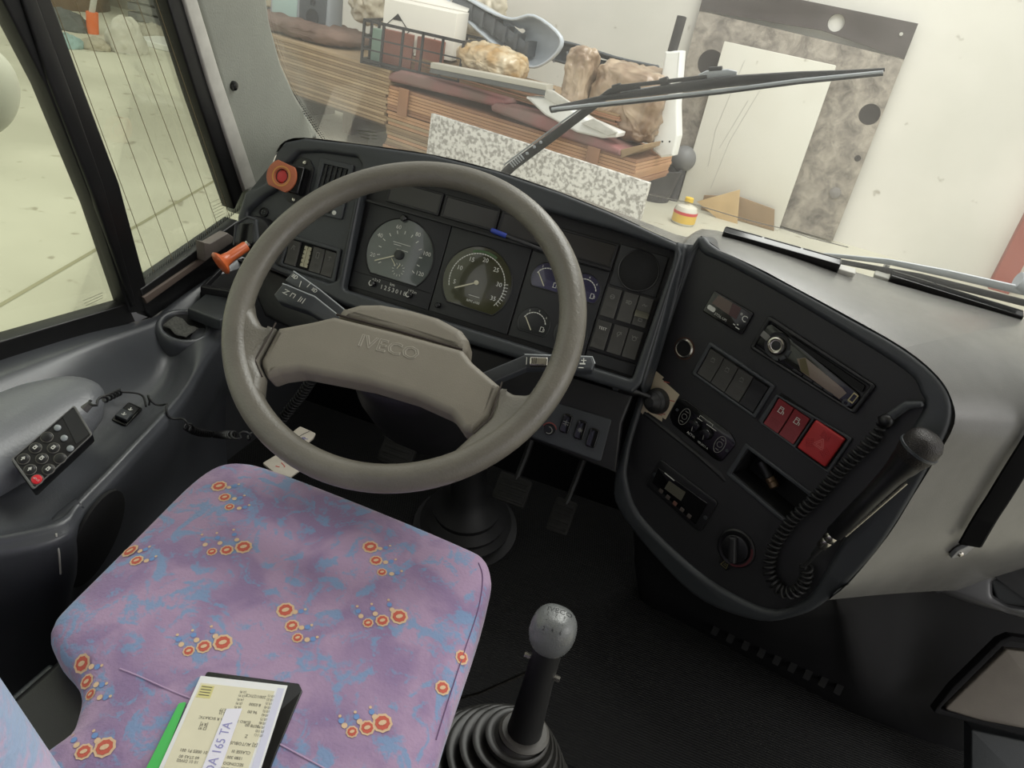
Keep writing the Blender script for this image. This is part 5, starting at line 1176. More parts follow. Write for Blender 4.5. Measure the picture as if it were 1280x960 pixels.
# ------------------------------------------------------------------ wipers outside the windscreen
WM = mat('wiper_black', (58, 58, 60), .4, noise=20, amount=.15); WB = mat('wiper_blue_grey', (184, 188, 194), .35, noise=14, amount=.15)  # pale grey raised so thin strips read as wiper highlights
def wsp(px, py, h): u, v = FS.uv(px, py, h); return FS.o + (FS.u * u + FS.v * v + FS.n * h) * .001
def wbar(name, pts, r, par, m=WM, h=-40, flat=.5):
    return obj(name, MB().tube([wsp(*p, h) for p in pts], r, 10, flat=flat, up=FS.n), m, par, world=True, ang=50)
t = thing('windscreen_wiper', 'long dark wiper crossing the windscreen from centre to upper right', 'wiper', wsp(640, 212, -40))
wbar('arm', [(612, 236), (640, 208), (690, 171), (742, 132)], [.0105, .0105, .0095, .008], t)
wbar('arm', [(742, 132), (762, 116), (772, 111), (800, 107)], [.008, .0075, .007, .006], t)
wbar('arm_highlight', [(630, 206), (700, 154), (740, 126)], .0018, t, WB, -36)
for k in range(6): wbar('spring_coil', [(637 + k * 2.6, 203 - k * 2), (642 + k * 2.6, 209 - k * 2)], .0016, t, WB, -32, 1)
for p in ((659, 192), (668, 184), (676, 178)): wbar('rivet', [(p[0] - 1, p[1]), (p[0] + 1, p[1] - .5)], .003, t, WB, -33, 1)
wbar('parallel_rod', [(770, 109), (830, 102), (884, 96)], .004, t)
wbar('parallel_rod', [(776, 116), (840, 107), (900, 100)], .0035, t, WB)
for p in ((772, 110), (831, 102)): wbar('clip', [(p[0] - 5, p[1] + 2), (p[0] + 5, p[1] - 1)], .009, t, WM, -42)
wbar('pivot_plate', [(874, 97), (884, 95), (910, 93), (921, 93)], [.006, .010, .010, .006], t, WB, -44)
wbar('pivot_pin', [(887, 89), (903, 88)], .008, t, WM, -46)
wbar('blade_spine', [(692, 134), (745, 124), (800, 117), (860, 108), (920, 101), (1000, 95), (1060, 91), (1106, 87)], [.003, .005, .007, .010, .010, .008, .005, .003], t, WM, -34, .6)
wbar('blade_rubber', [(690, 137), (800, 125), (900, 114), (1000, 101), (1104, 91)], .004, t, WB, -22, .7)  # highlight painted as a pale line along the blade rubber
wbar('blade_edge', [(690, 139), (800, 127.5), (900, 116.5), (1000, 103.5), (1104, 93)], .0025, t, WM, -20, .7)
wbar('blade_tip', [(688, 137), (695, 136)], .0075, t, BLACK, -26)
t = thing('windscreen_wiper', 'pale grey wiper parked along the bottom edge of the windscreen at right', 'wiper', wsp(1277, 358, -40))
wbar('arm', [(1030, 318), (1110, 327), (1180, 341), (1290, 366)], [.004, .007, .009, .010], t, WB, -30)
wbar('blade_spine', [(960, 308), (1050, 327), (1150, 346), (1290, 381)], [.003, .006, .008, .008], t, WM, -24)
wbar('pivot_cap', [(1272, 350), (1286, 356)], [.016, .02], t, WB, -40, 1)
wbar('hose_clip', [(1106, 331), (1111, 333)], .006, t, PALE, -34, 1)
# ------------------------------------------------------------------ outside: white mirror housing by the left window
t = thing('outside_mirror', 'pale grey rounded housing outside the driver window at the left edge', 'mirror', (-1.0, .25, .8))
mc = atx(-32, 112, -1.0)
obj('housing', MB().ball(mc, .05, .085, .085, seg=28, rings=18), mat('pale_housing', (196, 194, 186), .4, noise=6, amount=.06), t, world=True, ang=80)
obj('bracket', MB().tube([mc + Vector((0, 0, -.05)), mc + Vector((-.04, -.08, -.2)), mc + Vector((-.02, -.3, -.35))], .018, 10), BLACK, t, world=True)
# ------------------------------------------------------------------ stock along the garage wall
FO = Fr((-3.555, 5.525, G0), (-.242, -.97, 0), (.97, -.242, 0))
def FOw(u, v, h): return FO.o + (FO.u * u + FO.v * v + FO.n * h) * .001
def op(px, py, h=0): return FO.uv(px, py, h)
def ops(pts, h=0): return FO.uvs(pts, h)
CARD = [mat('cardboard_%s' % n, c, .85, noise=5, amount=.15) for n, c in (('tan', (168, 145, 113)), ('brown', (152, 128, 98)), ('pale', (182, 158, 124)), ('orange', (190, 148, 112)), ('rust', (160, 120, 92)))]
rnd = random.Random(11)
ORD = 'topmost second third fourth fifth sixth seventh eighth ninth tenth eleventh twelfth thirteenth fourteenth fifteenth sixteenth seventeenth eighteenth nineteenth twentieth twenty-first twenty-second twenty-third bottom'.split()
def sheets(n, u0, u1, v0, v1, h0, h1, cols, lab, group, tilt=0.0, jit=14):
    th = (v1 - v0) / n
    for k in range(n):
        a, b_ = u0 + rnd.uniform(-jit, jit), u1 + rnd.uniform(-jit, jit); zz = v0 + k * th; hh = h1 + rnd.uniform(-12, 6)
        kk = n - 1 - k; t = thing('cardboard_sheet', ('topmost ' if kk == 0 else 'lowest ' if kk == n - 1 else ORD[kk] + ' from the top, ') + lab, 'cardboard', FO.mat((a + b_) / 2, zz, (h0 + h1) / 2), group)
        w = (b_ - a) / 2; d0, d1 = h0 - (h0 + h1) / 2, hh - (h0 + h1) / 2
        m = cols[rnd.randrange(len(cols))]
        obj('board', MB(.001).add([(-w, 0, d0), (w, tilt, d0), (w, tilt, d1), (-w, 0, d1), (-w, th * .86, d0), (w, th * .86 + tilt, d0), (w, th * .86 + tilt, d1), (-w, th * .86, d1)], [(0, 1, 2, 3), (7, 6, 5, 4), (0, 4, 5, 1), (1, 5, 6, 2), (2, 6, 7, 3), (3, 7, 4, 0)]), m, t, flat=True)
tp = thing('wooden_pallet', 'dark wooden pallet under the long left cardboard pile', 'pallet', FO.mat(140, 0, -600))
for k in range(3): obj('runner', MB(.001).box(-760 + k * 700, -640 + k * 700, 0, 180, -300, 200), bpy.data.materials['brown_board'] if 'brown_board' in bpy.data.materials else mat('brown_board', (104, 88, 70), .85, noise=5), tp)
for k in range(5): obj('slat', MB(.001).box(-780, 780, 180, 300, -300 + k * 110, -210 + k * 110), bpy.data.materials['brown_board'], tp)
sheets(18, -640, 925, 304, 742, -900, 0, CARD[:3], 'flat tan sheet of the long left pile below the crate', 'left cardboard pile')
sheets(15, 935, 1690, 0, 425, -700, -20, CARD[:2] + [CARD[3]], 'short flat sheet of the low pile behind the speckled slab', 'low cardboard pile')
sheets(8, 930, 3240, 430, 625, -700, -10, CARD[3:], 'long orange-brown sheet of the strapped bundle under red cushions', 'strapped cardboard bundle', 10, 8)
for u, lab in ((1110, 'left brown band around the orange cardboard bundle'), (2900, 'right brown band around the orange cardboard bundle')):
    t = thing('packing_band', lab, 'strap', FO.mat(u, 430, 6)); obj('band', MB(.001).plate(rect(-50, -10, 50, 205, 3), -6, 8, 2), CARD[4], t)
sheets(5, 1730, 3100, 0, 425, -650, -120, CARD[1:3], 'plain brown long sheet under the strapped bundle', 'lower brown sheets', 0, 20)
sheets(7, 1000, 2950, 765, 870, -700, -160, [CARD[1], CARD[4]], 'brown sheet behind the red seat cushions', 'sheets behind the cushions', 0, 20)
def slab(name, lab, cat, pts, h0, h1, m, bev=6, rr=10, pn='board', grp=None):
    q = ops(pts, h1) ; c = (sum(p[0] for p in q) / len(q), min(p[1] for p in q))
    t = thing(name, lab, cat, FO.mat(*c, (h0 + h1) / 2), grp); k = (h0 + h1) / 2
    obj(pn, MB(.001).plate(fillet([(p[0] - c[0], p[1] - c[1]) for p in q], rr), h0 - k, h1 - k, bev), m, t); return t, c, k
def speckle():
    m = mat('speckled_granite', (196, 192, 184), .5); nt = m.node_tree; p = nt.nodes['Principled BSDF']; tc = nt.nodes.new('ShaderNodeTexCoord')
    v = nt.nodes.new('ShaderNodeTexNoise'); v.inputs['Scale'].default_value = 36; v.inputs['Detail'].default_value = 4; nt.links.new(tc.outputs['Object'], v.inputs['Vector'])
    r = nt.nodes.new('ShaderNodeValToRGB'); r.color_ramp.elements[0].position = .40; r.color_ramp.elements[1].position = .56; r.color_ramp.elements[0].color = C8(150, 147, 141); r.color_ramp.elements[1].color = C8(212, 210, 204)
    nt.links.new(v.outputs['Fac'], r.inputs['Fac']); nt.links.new(r.outputs['Color'], p.inputs['Base Color']); return m
q = ops([(541, 142), (813, 228)], 250); GFr = FO.mat(0, 0, 0)
t = thing('granite_slab', 'speckled grey stone slab leaning in front of the cardboard piles', 'slab', FO.mat((q[0][0] + q[1][0]) / 2, 0, 250))
w = (q[1][0] - q[0][0]) / 2; hh = (q[0][1] + q[1][1]) / 2
obj('slab', MB(.001).plate(rect(-w, 0, w, hh), -20, 20, 3), speckle(), t)
REDC = mat('dusty_red_vinyl', (142, 92, 90), .6, noise=4, amount=.2, col2=(120, 96, 88))
slab('red_seat_cushion', 'dusty dark red seat cushion lying left under the grey metal ledge', 'cushion', [(482, 92), (500, 87), (630, 124), (633, 130), (620, 134), (485, 101)], -420, -10, REDC, 24, 20, 'pad')
t, c, k = slab('red_seat_cushion', 'dark red seat cushion lying right on the orange cardboard bundle', 'cushion', [(612, 132), (620, 128), (700, 150), (776, 187), (775, 196), (700, 172), (614, 139)], -420, 10, REDC, 20, 16, 'pad')
slab('cushion_board', 'brown wedge-shaped board end right of the red cushion', 'board', [(776, 187), (806, 180), (804, 186), (776, 198)], -300, 0, CARD[1], 4, 4)
LED = mat('dark_grey_metal', (92, 94, 94), .5, noise=6, amount=.1); 
t, c, k = slab('metal_sill', 'long grey metal sill strip resting on the red cushion', 'sill strip', [(538, 84), (683, 112), (681, 120), (536, 91)], -70, 60, LED, 6, 3, 'front')
q = [(p[0] - c[0], p[1] - c[1]) for p in ops([(539, 78), (684, 106), (683, 113), (538, 85)], 62)]
obj('top_strip', MB(.001).plate(q, -30, 72, 4), mat('pale_metal_strip', (178, 174, 162), .5), t)
# crate with its load
ch = -40; a_ = op(447, 33, ch); b__ = op(450, 80, ch); c__ = op(536, 86, ch)
cw, chh, cd = 860, 340, 560
CRM = mat('crate_black', (48, 48, 50), .5, noise=6, amount=.2)
cr = thing('plastic_crate', 'black openwork plastic crate on the left cardboard pile', 'crate', FO.mat(op(452, 80, ch)[0] + cw / 2, 742, ch - cd / 2) @ Matrix.Rotation(R(16), 4, 'Y'))
def bx(name, x0, x1, y0, y1, z0, z1, par=cr, m=CRM): return obj(name, MB(.001).box(x0, x1, y0, y1, z0, z1), m, par, flat=True)
bx('floor_panel', -cw / 2, cw / 2, 0, 14, -cd / 2, cd / 2)
for z in (cd / 2, -cd / 2):
    for y in (20, 110, 200, 318): bx('rail', -cw / 2, cw / 2, y, y + (22 if y > 300 or y < 30 else 10), z - 9, z + 9)
    for k in range(6): x = -cw / 2 + k * cw / 5; bx('stile', x - 9, x + 9, 0, chh, z - 9, z + 9)
for x in (cw / 2, -cw / 2):
    for y in (20, 110, 200, 318): bx('rail', x - 9, x + 9, y, y + 22, -cd / 2, cd / 2)
    for k in range(5): z = -cd / 2 + k * cd / 4; bx('stile', x - 9, x + 9, 0, chh, z - 10, z + 10)
def incrate(name, lab, cat, x, y, z, w, h, d, m, ry=0, pn='body', rx=0):
    t = thing(name, lab, cat, cr.matrix_world @ Matrix.Translation((x * .001, y * .001, z * .001)) @ Matrix.Rotation(R(ry), 4, 'Y') @ Matrix.Rotation(R(rx), 4, 'Z'))
    ROOTM[t.name] = t.matrix_world.copy(); obj(pn, MB(.001).plate(rect(-w / 2, 0, w / 2, h, 4), -d / 2, d / 2, 4), m, t); return t
cr.matrix_world = ROOTM[cr.name]
incrate('red_brown_pad', 'left red-brown pad standing in the crate', 'pad', -170, 16, 150, 250, 270, 60, mat('red_brown_pad', (140, 92, 78), .7, noise=8), 4)
incrate('red_brown_pad', 'right red-brown pad standing in the crate', 'pad', 110, 16, 150, 230, 270, 60, bpy.data.materials['red_brown_pad'], -4)
incrate('green_bottle', 'pale green bottle at the left end inside the crate', 'bottle', -350, 16, 170, 80, 260, 70, mat('pale_green', (128, 152, 138), .4))
bxw = incrate('hazard_box', 'white carton with a black diamond hazard mark sitting in the crate', 'box', -30, 150, -30, 620, 360, 330, mat('white_card', (232, 228, 218), .6), 3)
dm = MB(.001); cxd, cyd = -185, 150
dm.add([(cxd, cyd + 110, 170), (cxd - 42, cyd + 66, 170), (cxd + 42, cyd + 66, 170)], [(0, 1, 2)]).add([(cxd, cyd - 110, 170), (cxd - 42, cyd - 66, 170), (cxd + 42, cyd - 66, 170)], [(0, 2, 1)]).strokes([[(cxd, cyd + 112), (cxd - 108, cyd), (cxd, cyd - 112), (cxd + 108, cyd), (cxd, cyd + 112)]], 7, 169)
dm.add([(150, 150, 170), (120, 70, 170), (180, 70, 170)], [(0, 1, 2)]).strokes([[(150, 60), (150, 10)]], 36, 169)
obj('hazard_mark', dm, BLACK, bxw)
obj('flap', MB(.001).box(-300, 300, 0, 6, -230, 0, 0, Matrix.Translation((0, 362, -140)) @ Matrix.Rotation(R(20), 4, 'X')), bpy.data.materials['white_card'], bxw)
TXC = bpy.data.textures.new('crumple', 'CLOUDS'); TXC.noise_scale = .07; TXC.noise_depth = 3; TXC.noise_type = 'SOFT_NOISE'
def crumple(o, st): md = o.modifiers.new('crumple', 'DISPLACE'); md.texture = TXC; md.strength = st; md.mid_level = .4; md.texture_coords = 'GLOBAL'
def blob(name, lab, cat, px, h, rx, ry, rz, m, seed, jit=.10, seg=22, rings=14, rot=0, pn='bag', sub=2, boxy=.75, crum=.10, base=None):
    u, v = op(*px, h); v = base if base is not None else v; t = thing(name, lab, cat, FO.mat(u, v, h) @ Matrix.Rotation(R(rot), 4, 'Z'))
    b = MB(.001); b.ball((0, 0, 0), 1, 1, 1, seg=seg, rings=rings, jit=jit, seed=seed); e = lambda x: math.copysign(abs(x) ** boxy, x); b.v = [Vector((e(p.x) * rx, max(e(p.y) * ry + ry, 0), e(p.z) * rz)) for p in b.v]
    crumple(obj(pn, b, m, t, sub=sub, ang=180), crum); return t
CLEAR = mat('milky_film', (206, 196, 174), .35, noise=9, amount=.2, coat=.3)
blob('plastic_sack', 'milky plastic sack bulging behind the left of the white box', 'sack', (462, 30), -640, 190, 230, 150, CLEAR, 3, .12)
blob('plastic_sack', 'milky plastic sack hanging behind the silver mirror cover', 'sack', (585, 45), -1080, 330, 260, 150, CLEAR, 5, .1)
BRN = mat('brown_sheet', (126, 104, 92), .8, noise=4, amount=.25, bump=.3, bscale=20)
blob('brown_bag', 'dark brown crumpled sacking under the radio cassette player', 'sack', (385, 72), -420, 620, 72, 330, BRN, 8, .03, 26, 10, boxy=.6, crum=.06, base=742)
FOAM = mat('amber_wrapped_foam', (168, 134, 82), .35, noise=7, amount=.4, col2=(206, 190, 160), coat=.5, bump=.6, bscale=12)
blob('wrapped_foam', 'amber foam bundle wrapped in clear film right of the crate', 'bundle', (613, 97), -330, 310, 120, 200, FOAM, 2, .03, 30, 16, boxy=.8, crum=.06)
CRK = mat('crumpled_brown_film', (176, 156, 132), .4, noise=6, amount=.45, col2=(128, 104, 82), coat=.4, bump=.8, bscale=14)
blob('brown_film_bag', 'upright crumpled silvery brown bag behind the wiper arm', 'bag', (716, 138), -230, 95, 225, 100, CRK, 9, .05, 20, 16, boxy=.45, crum=.07)
blob('brown_film_bag', 'large crumpled brown bag right of the upright silvery one', 'bag', (780, 172), -390, 275, 245, 200, CRK, 12, .04, 28, 18, boxy=.35, crum=.08, base=700)
# radio cassette player
bh = -420; u0, v0 = op(350, 22, bh); u1, v1 = op(416, 24, bh); bw = abs(u1 - u0) * 1.02
SIL = mat('silver_plastic', (150, 156, 160), .35, noise=5, amount=.08); DKG = mat('dark_speaker_grey', (84, 88, 92), .5)
t = thing('radio_cassette_player', 'silver portable radio with round speaker on the brown sacking', 'radio', FO.mat((u0 + u1) / 2, v0 - 10, bh) @ Matrix.Rotation(R(6), 4, 'Y'))
obj('case', MB(.001).plate(fillet([(-bw / 2, 20), (-bw / 2 + 20, 0), (bw / 2 - 20, 0), (bw / 2, 24), (bw / 2 - 8, 330), (-bw / 2 + 6, 330)], 26), -110, 100, 24), SIL, t)
sp = obj('speaker_panel', MB(.001).plate(fillet([(10, 26), (bw / 2 - 36, 26), (bw / 2 - 30, 300), (6, 300)], 16), 95, 106, 4), DKG, t)
for y, r in ((105, 68), (225, 26)):
    o = obj('cone', MB(.001).lathe([(r, 105), (r, 114), (r * .8, 112), (r * .4, 108), (.1, 112)], 28, M=Matrix.Translation((bw / 4 - 10, y, 0))), mat('cone_%d' % r, (60, 62, 66), .5), sp)
obj('tape_window', MB(.001).plate(fillet([(-bw / 2 + 36, 60), (-20, 40), (-18, 300), (-bw / 2 + 40, 300)], 14), 95, 106, 4), mat('aqua_window', (166, 190, 184), .25), t)
obj('foot', MB(.001).plate(rect(-bw / 2 + 40, -6, bw / 2 - 40, 8, 3), -60, 90, 3), SIL, t)
cdh = -520; uu, vv = op(338, 2, cdh); t = thing('yellow_sticker_drum', 'cream drum with yellow print beside the portable radio', 'drum', FO.mat(uu - 60, vv - 40, cdh))
obj('drum', MB(.001).lathe([(140, 0), (150, 10), (150, 280), (140, 290)], 28, M=Matrix.Rotation(R(-90), 4, 'X')), mat('cream_plastic', (216, 206, 176), .5), t)
obj('label', MB(.001).plate(rect(-40, 60, 90, 180, 10), 138, 152, 3), mat('yellow_print', (214, 196, 84), .5), t)
# silver mirror covers and fairings
SC2 = mat('scuffed_silver', (196, 204, 212), .3, noise=5, amount=.15, coat=.3)
def shell(name, lab, cat, rim, h, depth, mo, mi, rings=6, grp=None):
    q = [Vector(p) for p in ops(rim, h)]; q = [Vector(p[:2]) for p in smooth_line([(*p, 0) for p in q], 4, True)]
    c = sum(q, Vector((0, 0))) / len(q); t = thing(name, lab, cat, FO.mat(*c, h), grp)
    rows = [[(*((p - c) * (1 - .9 * (k / rings) ** 2.2)), -depth * math.sin(math.pi / 2 * k / rings)) for p in q] for k in range(rings + 1)]
    obj('shell', MB(.001).grid(rows, closed=True), mo, t, solid=.012, ang=80)
    obj('rim', MB(.001).tube([(*(p - c), 4) for p in q], 12, 8, True), mo, t)
    return t, c
t, c = shell('mirror_cover', 'long scuffed silver mirror cover lying open side up on the foam', 'mirror cover', [(560, 0), (572, -8), (612, 14), (640, 24), (668, 20), (700, 46), (694, 68), (668, 84), (640, 72), (600, 40)], -620, 200, SC2, DKG)
for k in range(6):
    u, v = op(592 + k * 14, 16 + k * 9, -660); obj('clip_rib', MB(.001).box(-14, 14, -60, 60, -120, 10, 0, Matrix.Translation((u - c[0], v - c[1], 0))), DKG, t, flat=True)
obj('inner_spine', MB(.001).tube([(op(568, 2, -650)[0] - c[0], op(568, 2, -650)[1] - c[1], -20), (op(610, 28, -650)[0] - c[0], op(610, 28, -650)[1] - c[1], -40), (op(660, 66, -650)[0] - c[0], op(660, 66, -650)[1] - c[1], -30)], 62, 10, flat=.4), DKG, t)
t, c = shell('grille_panel', 'dark grey slatted bumper panel lying along the wall behind the bags', 'panel', [(692, 52), (720, 56), (770, 72), (815, 82), (822, 84), (800, 94), (760, 90), (690, 74), (668, 60)], -900, 90, DKG, DKG)
for k in range(7):
    a2 = op(690 + k * 18, 60 + k * 4, -880); b2 = op(692 + k * 18, 78 + k * 2.6, -880)
    obj('slat', MB(.001).tube([(a2[0] - c[0], a2[1] - c[1], 8), (b2[0] - c[0], b2[1] - c[1], 8)], 10, 6), mat('slat_grey', (112, 116, 120), .5) if k == 0 else bpy.data.materials['slat_grey'], t)
WHP = mat('white_gloss_panel', (232, 232, 228), .3, noise=4, amount=.05)
slab('white_fairing', 'white curved body fairing lying across the red cushion', 'fairing', [(655, 120), (690, 122), (735, 150), (772, 166), (770, 172), (752, 173), (720, 166), (680, 144)], -120, 30, WHP, 18, 10, 'shell')
slab('cream_bracket', 'cream plate with a slot lying on the white fairing', 'bracket', [(682, 112), (690, 113), (712, 128), (700, 134), (680, 122)], 32, 60, PALE, 4, 4)
slab('cream_bracket', 'dusty cream plate on the lower end of the white fairing', 'bracket', [(725, 154), (742, 148), (772, 166), (760, 170)], 32, 60, PALE, 4, 6)
# white post and things round it
ph = -330
t, c, k = slab('white_post', 'tall white plastic post cover standing beside the dark board', 'post', [(831, 64), (851, 63), (846, 130), (847, 170), (841, 195), (826, 197), (815, 188), (820, 126), (827, 90)], ph - 110, ph, WHP, 16, 8, 'cover')
for px in (828, 837):
    u, v = op(px, 177, ph); obj('hole', MB(.001).lathe([(7, 0), (.1, .5)], 12, caps=False, M=Matrix.Translation((u - c[0], v - c[1], 56))), VOID, t)
PIPE = mat('dark_pipe', (52, 50, 50), .5)
q0, q1 = op(836, 70, ph), op(850, 20, ph); t = thing('black_pipe', 'black pipe sticking up out of the white post cover', 'pipe', FO.mat(*q0, ph - 40))
obj('pipe', MB(.001).tube([(0, -300, 0), (0, 0, 0), (q1[0] - q0[0], q1[1] - q0[1], 0)], 34, 16), PIPE, t)
obj('bore', MB(.001).tube([(q1[0] - q0[0], q1[1] - q0[1] - 4, 0), (q1[0] - q0[0], q1[1] - q0[1] + 2, 0)], 24, 14), VOID, t)
TUBM = mat('dark_tub', (74, 72, 74), .6, noise=6, amount=.2)
u, v = op(815, 200, ph); t = thing('dark_tub', 'dark grey tub on the floor under the white post', 'tub', atz(822, 236, G0) + Vector((.0, -.42, 0)))
obj('tub', MB().lathe([(.17, 0), (.21, .26), (.225, .30), (.20, .30), (.17, .04)], 32, caps=False), TUBM, t)
bc = aty(855, 198, 6.60); t = thing('grey_ball', 'smooth grey ball wedged between the white post and the white board', 'ball', (bc.x, bc.y, G0)); obj('ball', MB().ball((0, 0, bc.z - G0), .115, .115, .115, seg=24, rings=16), mat('grey_ball_skin', (112, 112, 112), .5), t, ang=80); obj('stand', MB().lathe([(.05, 0), (.05, bc.z - G0 - .1)], 16), TUBM, t)
# boards leaning on the wall
def FGp(pts, h): return FG.uvs(pts, h)
def gthing(name, lab, cat, u, v, h, tilt=0): return thing(name, lab, cat, FG.mat(u, v, h) @ Matrix.Rotation(R(-tilt), 4, 'X'))
def grime():
    m = mat('grimy_board', (150, 138, 122), .8); nt = m.node_tree; p = nt.nodes['Principled BSDF']; tc = nt.nodes.new('ShaderNodeTexCoord')
    n = nt.nodes.new('ShaderNodeTexNoise'); n.inputs['Scale'].default_value = 7; n.inputs['Detail'].default_value = 12; n.inputs['Roughness'].default_value = .72; n.inputs['Distortion'].default_value = .4; nt.links.new(tc.outputs['Object'], n.inputs['Vector'])
    r = nt.nodes.new('ShaderNodeValToRGB'); e = r.color_ramp.elements; e[0].position = .34; e[1].position = .62; e[0].color = C8(106, 100, 94); e[1].color = C8(172, 164, 152)
    nt.links.new(n.outputs['Fac'], r.inputs['Fac']); nt.links.new(r.outputs['Color'], p.inputs['Base Color']); return m
bh = 110
t = gthing('grimy_board', 'tall grimy brown board with a dark top band and round holes against the wall', 'board', -860, 0, 0)
hole = circ(-598 + 860, 1716, 66, 28)
obj('panel', MB(.001).plate([(-870, 20), (862, 20), (862, 1560), (-870, 1600)], 70, bh, 2), grime(), t)
obj('top_band', MB(.001).plate([(-870, 1600), (170, 1640), (172, 1640), (862, 1560), (862, 1825), (-870, 1835)], 70, bh + 6, 2, [hole]), mat('charcoal_band', (86, 80, 78), .7, noise=6, amount=.15), t)
obj('white_disc', MB(.001).plate(circ(-598 + 860, 1716, 70, 28), 64, 69), mat('white_disc', (236, 234, 226), .6), t)  # added behind the hole to brighten it where the wall is shaded
obj('bolt', MB(.001).lathe([(14, bh), (14, bh + 14), (.1, bh + 16)], 12, M=Matrix.Translation((770, 1730, 0))), PALE, t)
for (px, py, r) in ((888, 79, 112), (1087, 143, 84), (1072, 198, 26)):  # dark discs; the largest paints the shade inside a hole
    q = FG.uv(px, py, bh + 4); obj('stain', MB(.001).plate(circ(q[0] + 860, q[1], r, 24), bh - 6, bh + 3), mat('dark_stain', (62, 58, 56), .8) if r == 112 else bpy.data.materials['dark_stain'], t)
q = FG.uv(1044, 241, bh + 4); obj('grey_cap', MB(.001).lathe([(48, bh), (46, bh + 20), (20, bh + 28), (.1, bh + 29)], 24, M=Matrix.Translation((q[0] + 860, q[1], 0))), mat('grey_cap', (128, 124, 120), .6), t)
q = FGp([(905, 52), (1044, 83), (969, 300), (848, 250)], 240)
t = gthing('white_sheet', 'large off-white board leaning in front of the grimy board', 'board', -945, 0, 0)
obj('panel', MB(.001).plate([(-478, -0), (478, -0), (472, 1408), (462, 1415), (-472, 1413)], 215, 240, 3), concrete('off_white_board', (220, 218, 208), (214, 211, 199), 1.2, .6, spot=.2), t)
for L_ in ([(-260, 1300), (-330, 700), (-300, 380)], [(-60, 1100), (-180, 640), (-220, 200)], [(-130, 1000), (-250, 560)]): obj('scratch', MB(.001).strokes([L_], 5, 241.5), PALE, t)
t = gthing('cardboard_triangle', 'torn tan cardboard triangle propped on the white board', 'cardboard', -945, 0, 0)
q = [(a + 945, b_) for a, b_ in FGp([(871, 252), (925, 237), (921, 286), (911, 285)], 420)]
obj('card', MB(.001).plate(q, 410, 420, 1), mat('tan_card', (204, 176, 132), .8, noise=5, amount=.15), t)
q = [(a + 945, b_) for a, b_ in FGp([(880, 244), (924, 246), (968, 262), (966, 292), (925, 284), (876, 262)], 300)]
t = gthing('brown_plank_piece', 'low brown board piece behind the tan cardboard triangle', 'board', -945, 0, 0)
obj('board', MB(.001).plate([(p[0], max(p[1], 2)) for p in q], 280, 300, 2), CARD[1], t)
# bottle on the floor
bp0 = Vector((-.05, 5.86, G0)); t = thing('plastic_bottle', 'clear plastic jug with a yellow cap and red-yellow label on the floor', 'bottle', bp0)
obj('body', MB().lathe([(.09, 0), (.1, .02), (.1, .12), (.085, .15), (.03, .17), (.028, .19)], 24), mat('translucent_jug', (214, 212, 200), .25, coat=.4), t)
obj('cap', MB().lathe([(.036, .185), (.038, .19), (.036, .225), (.0005, .23)], 18), mat('yellow_cap', (226, 190, 60), .4), t)
obj('label', MB().lathe([(.102, .02), (.1025, .09)], 24, caps=False), mat('yellow_label', (222, 186, 78), .5), t)
obj('label_band', MB().lathe([(.103, .09), (.1032, .115)], 24, caps=False), mat('red_label', (206, 70, 72), .5), t)
t = thing('red_post', 'dull red steel post standing against the wall at the right edge', 'post', FG.mat(1390, 0, 60))
obj('post', MB(.001).plate(rect(-78, 0, 82, 2600, 4), -60, 60, 4), mat('dull_red_paint', (158, 92, 80), .6, noise=4, amount=.15), t)
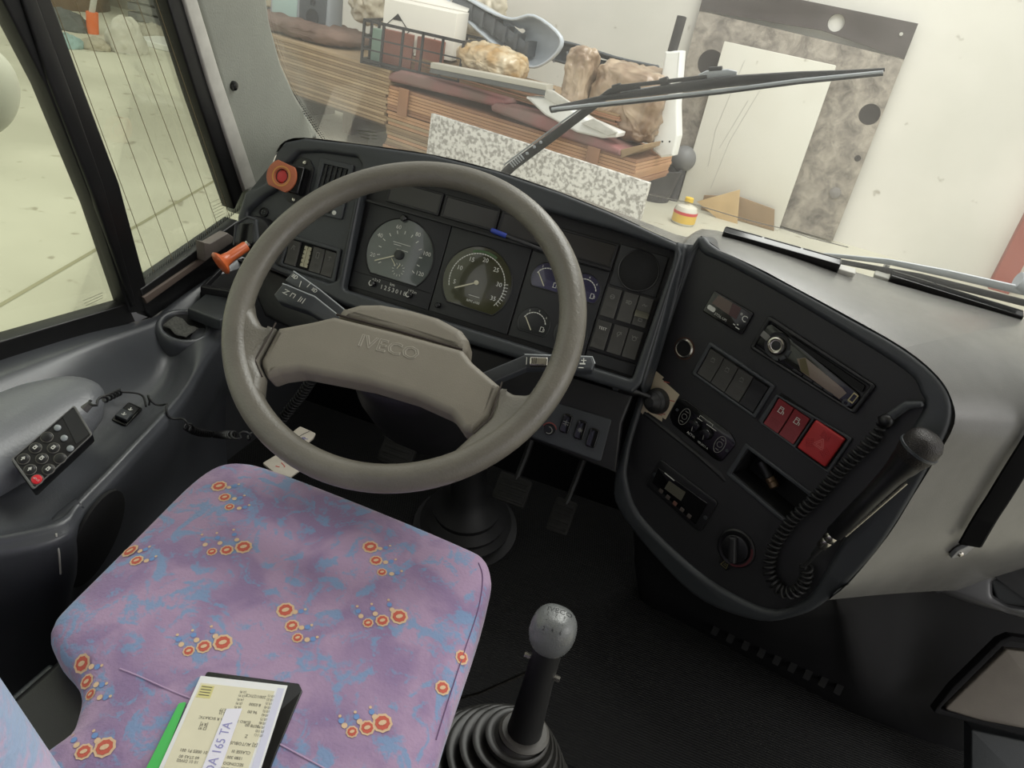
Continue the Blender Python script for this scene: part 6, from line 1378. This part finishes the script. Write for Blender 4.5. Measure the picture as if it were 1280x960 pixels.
# rubble at the far left
def gp(px, py): return atz(px, py, G0)
def heap(name, lab, cat, px, py, rx, ry, rz, m, seed, jit=.14, **k):
    c = gp(px, py); t = thing(name, lab, cat, (c.x, c.y, G0)); b = MB(); b.ball((0, 0, 0), rx, ry, rz, jit=jit, seed=seed, seg=20, rings=12); b.v = [Vector((p.x, p.y, max(p.z, 0))) for p in b.v]
    crumple(obj('cloth', b, m, t, sub=2, ang=180), .06); return t
heap('blue_rag', 'crumpled pale blue rag on the garage floor', 'rag', 85, 58, .17, .15, .12, mat('pale_blue_cloth', (140, 164, 162), .9, noise=8), 4)
heap('grey_rag', 'crumpled beige grey rag beside the blue one', 'rag', 119, 61, .17, .14, .12, mat('beige_cloth', (168, 160, 142), .9, noise=8), 6)
heap('white_sack', 'big crumpled whitish sack on the garage floor', 'sack', 158, 64, .24, .2, .36, mat('whitish_sack', (194, 190, 178), .8, noise=6, bump=.4, bscale=12), 7, .12)
heap('dirty_sack', 'flattened dirty sack trailing right of the whitish sack', 'sack', 192, 48, .3, .18, .16, mat('dirty_sack', (160, 154, 138), .85, noise=6), 9)
heap('dark_rag', 'dark grey rag behind the blue one', 'rag', 80, 34, .4, .2, .2, mat('dark_cloth', (92, 94, 92), .9, noise=8), 10)
c = gp(212, 60); t = thing('white_foam_board', 'flat white foam board on the floor near the pillar', 'board', (c.x, c.y, G0)); obj('board', MB().box(-.35, .4, -.25, .3, 0, .07), WHP, t, bevel=.01)
c = gp(116, 42); t = thing('orange_scraper', 'scraper with an orange handle standing upright in the rubble', 'tool', (c.x, c.y, G0))
a0_ = c; H = aty(115, 15, c.y); H2 = aty(117, 2, c.y)
obj('handle', MB().tube([c, H], .07, 12), mat('orange_handle', (222, 112, 60), .5), t, world=True)
obj('shaft', MB().tube([H, H2 + (H2 - H)], .035, 10), PALE, t, world=True)
struct(obj('wall_left_garage', MB().box(-17, -5.2, 9.6, 9.8, G0, 3.5), concrete('back_wall', (176, 168, 150), (150, 142, 126), .8)))
c = Vector((-9.6, 8.8, G0)); t = thing('brown_drum', 'dark brown drum standing behind the rubble', 'drum', (c.x, c.y, G0)); obj('drum', MB().lathe([(.62, 0), (.62, 1.2)], 28), mat('brown_drum_paint', (118, 96, 74), .6, noise=4, amount=.4), t)
t = thing('slatted_pallet', 'grey slatted pallet stack behind the whitish sack', 'pallet', (-7.3, 9.2, G0))
PLM = mat('grey_slat', (104, 104, 104), .7, noise=5, amount=.25)
for k in range(9): obj('slat', MB().box(-1.2, 1.0, -.35, .3, .02 + k * .12, .11 + k * .12), PLM, t, flat=True)
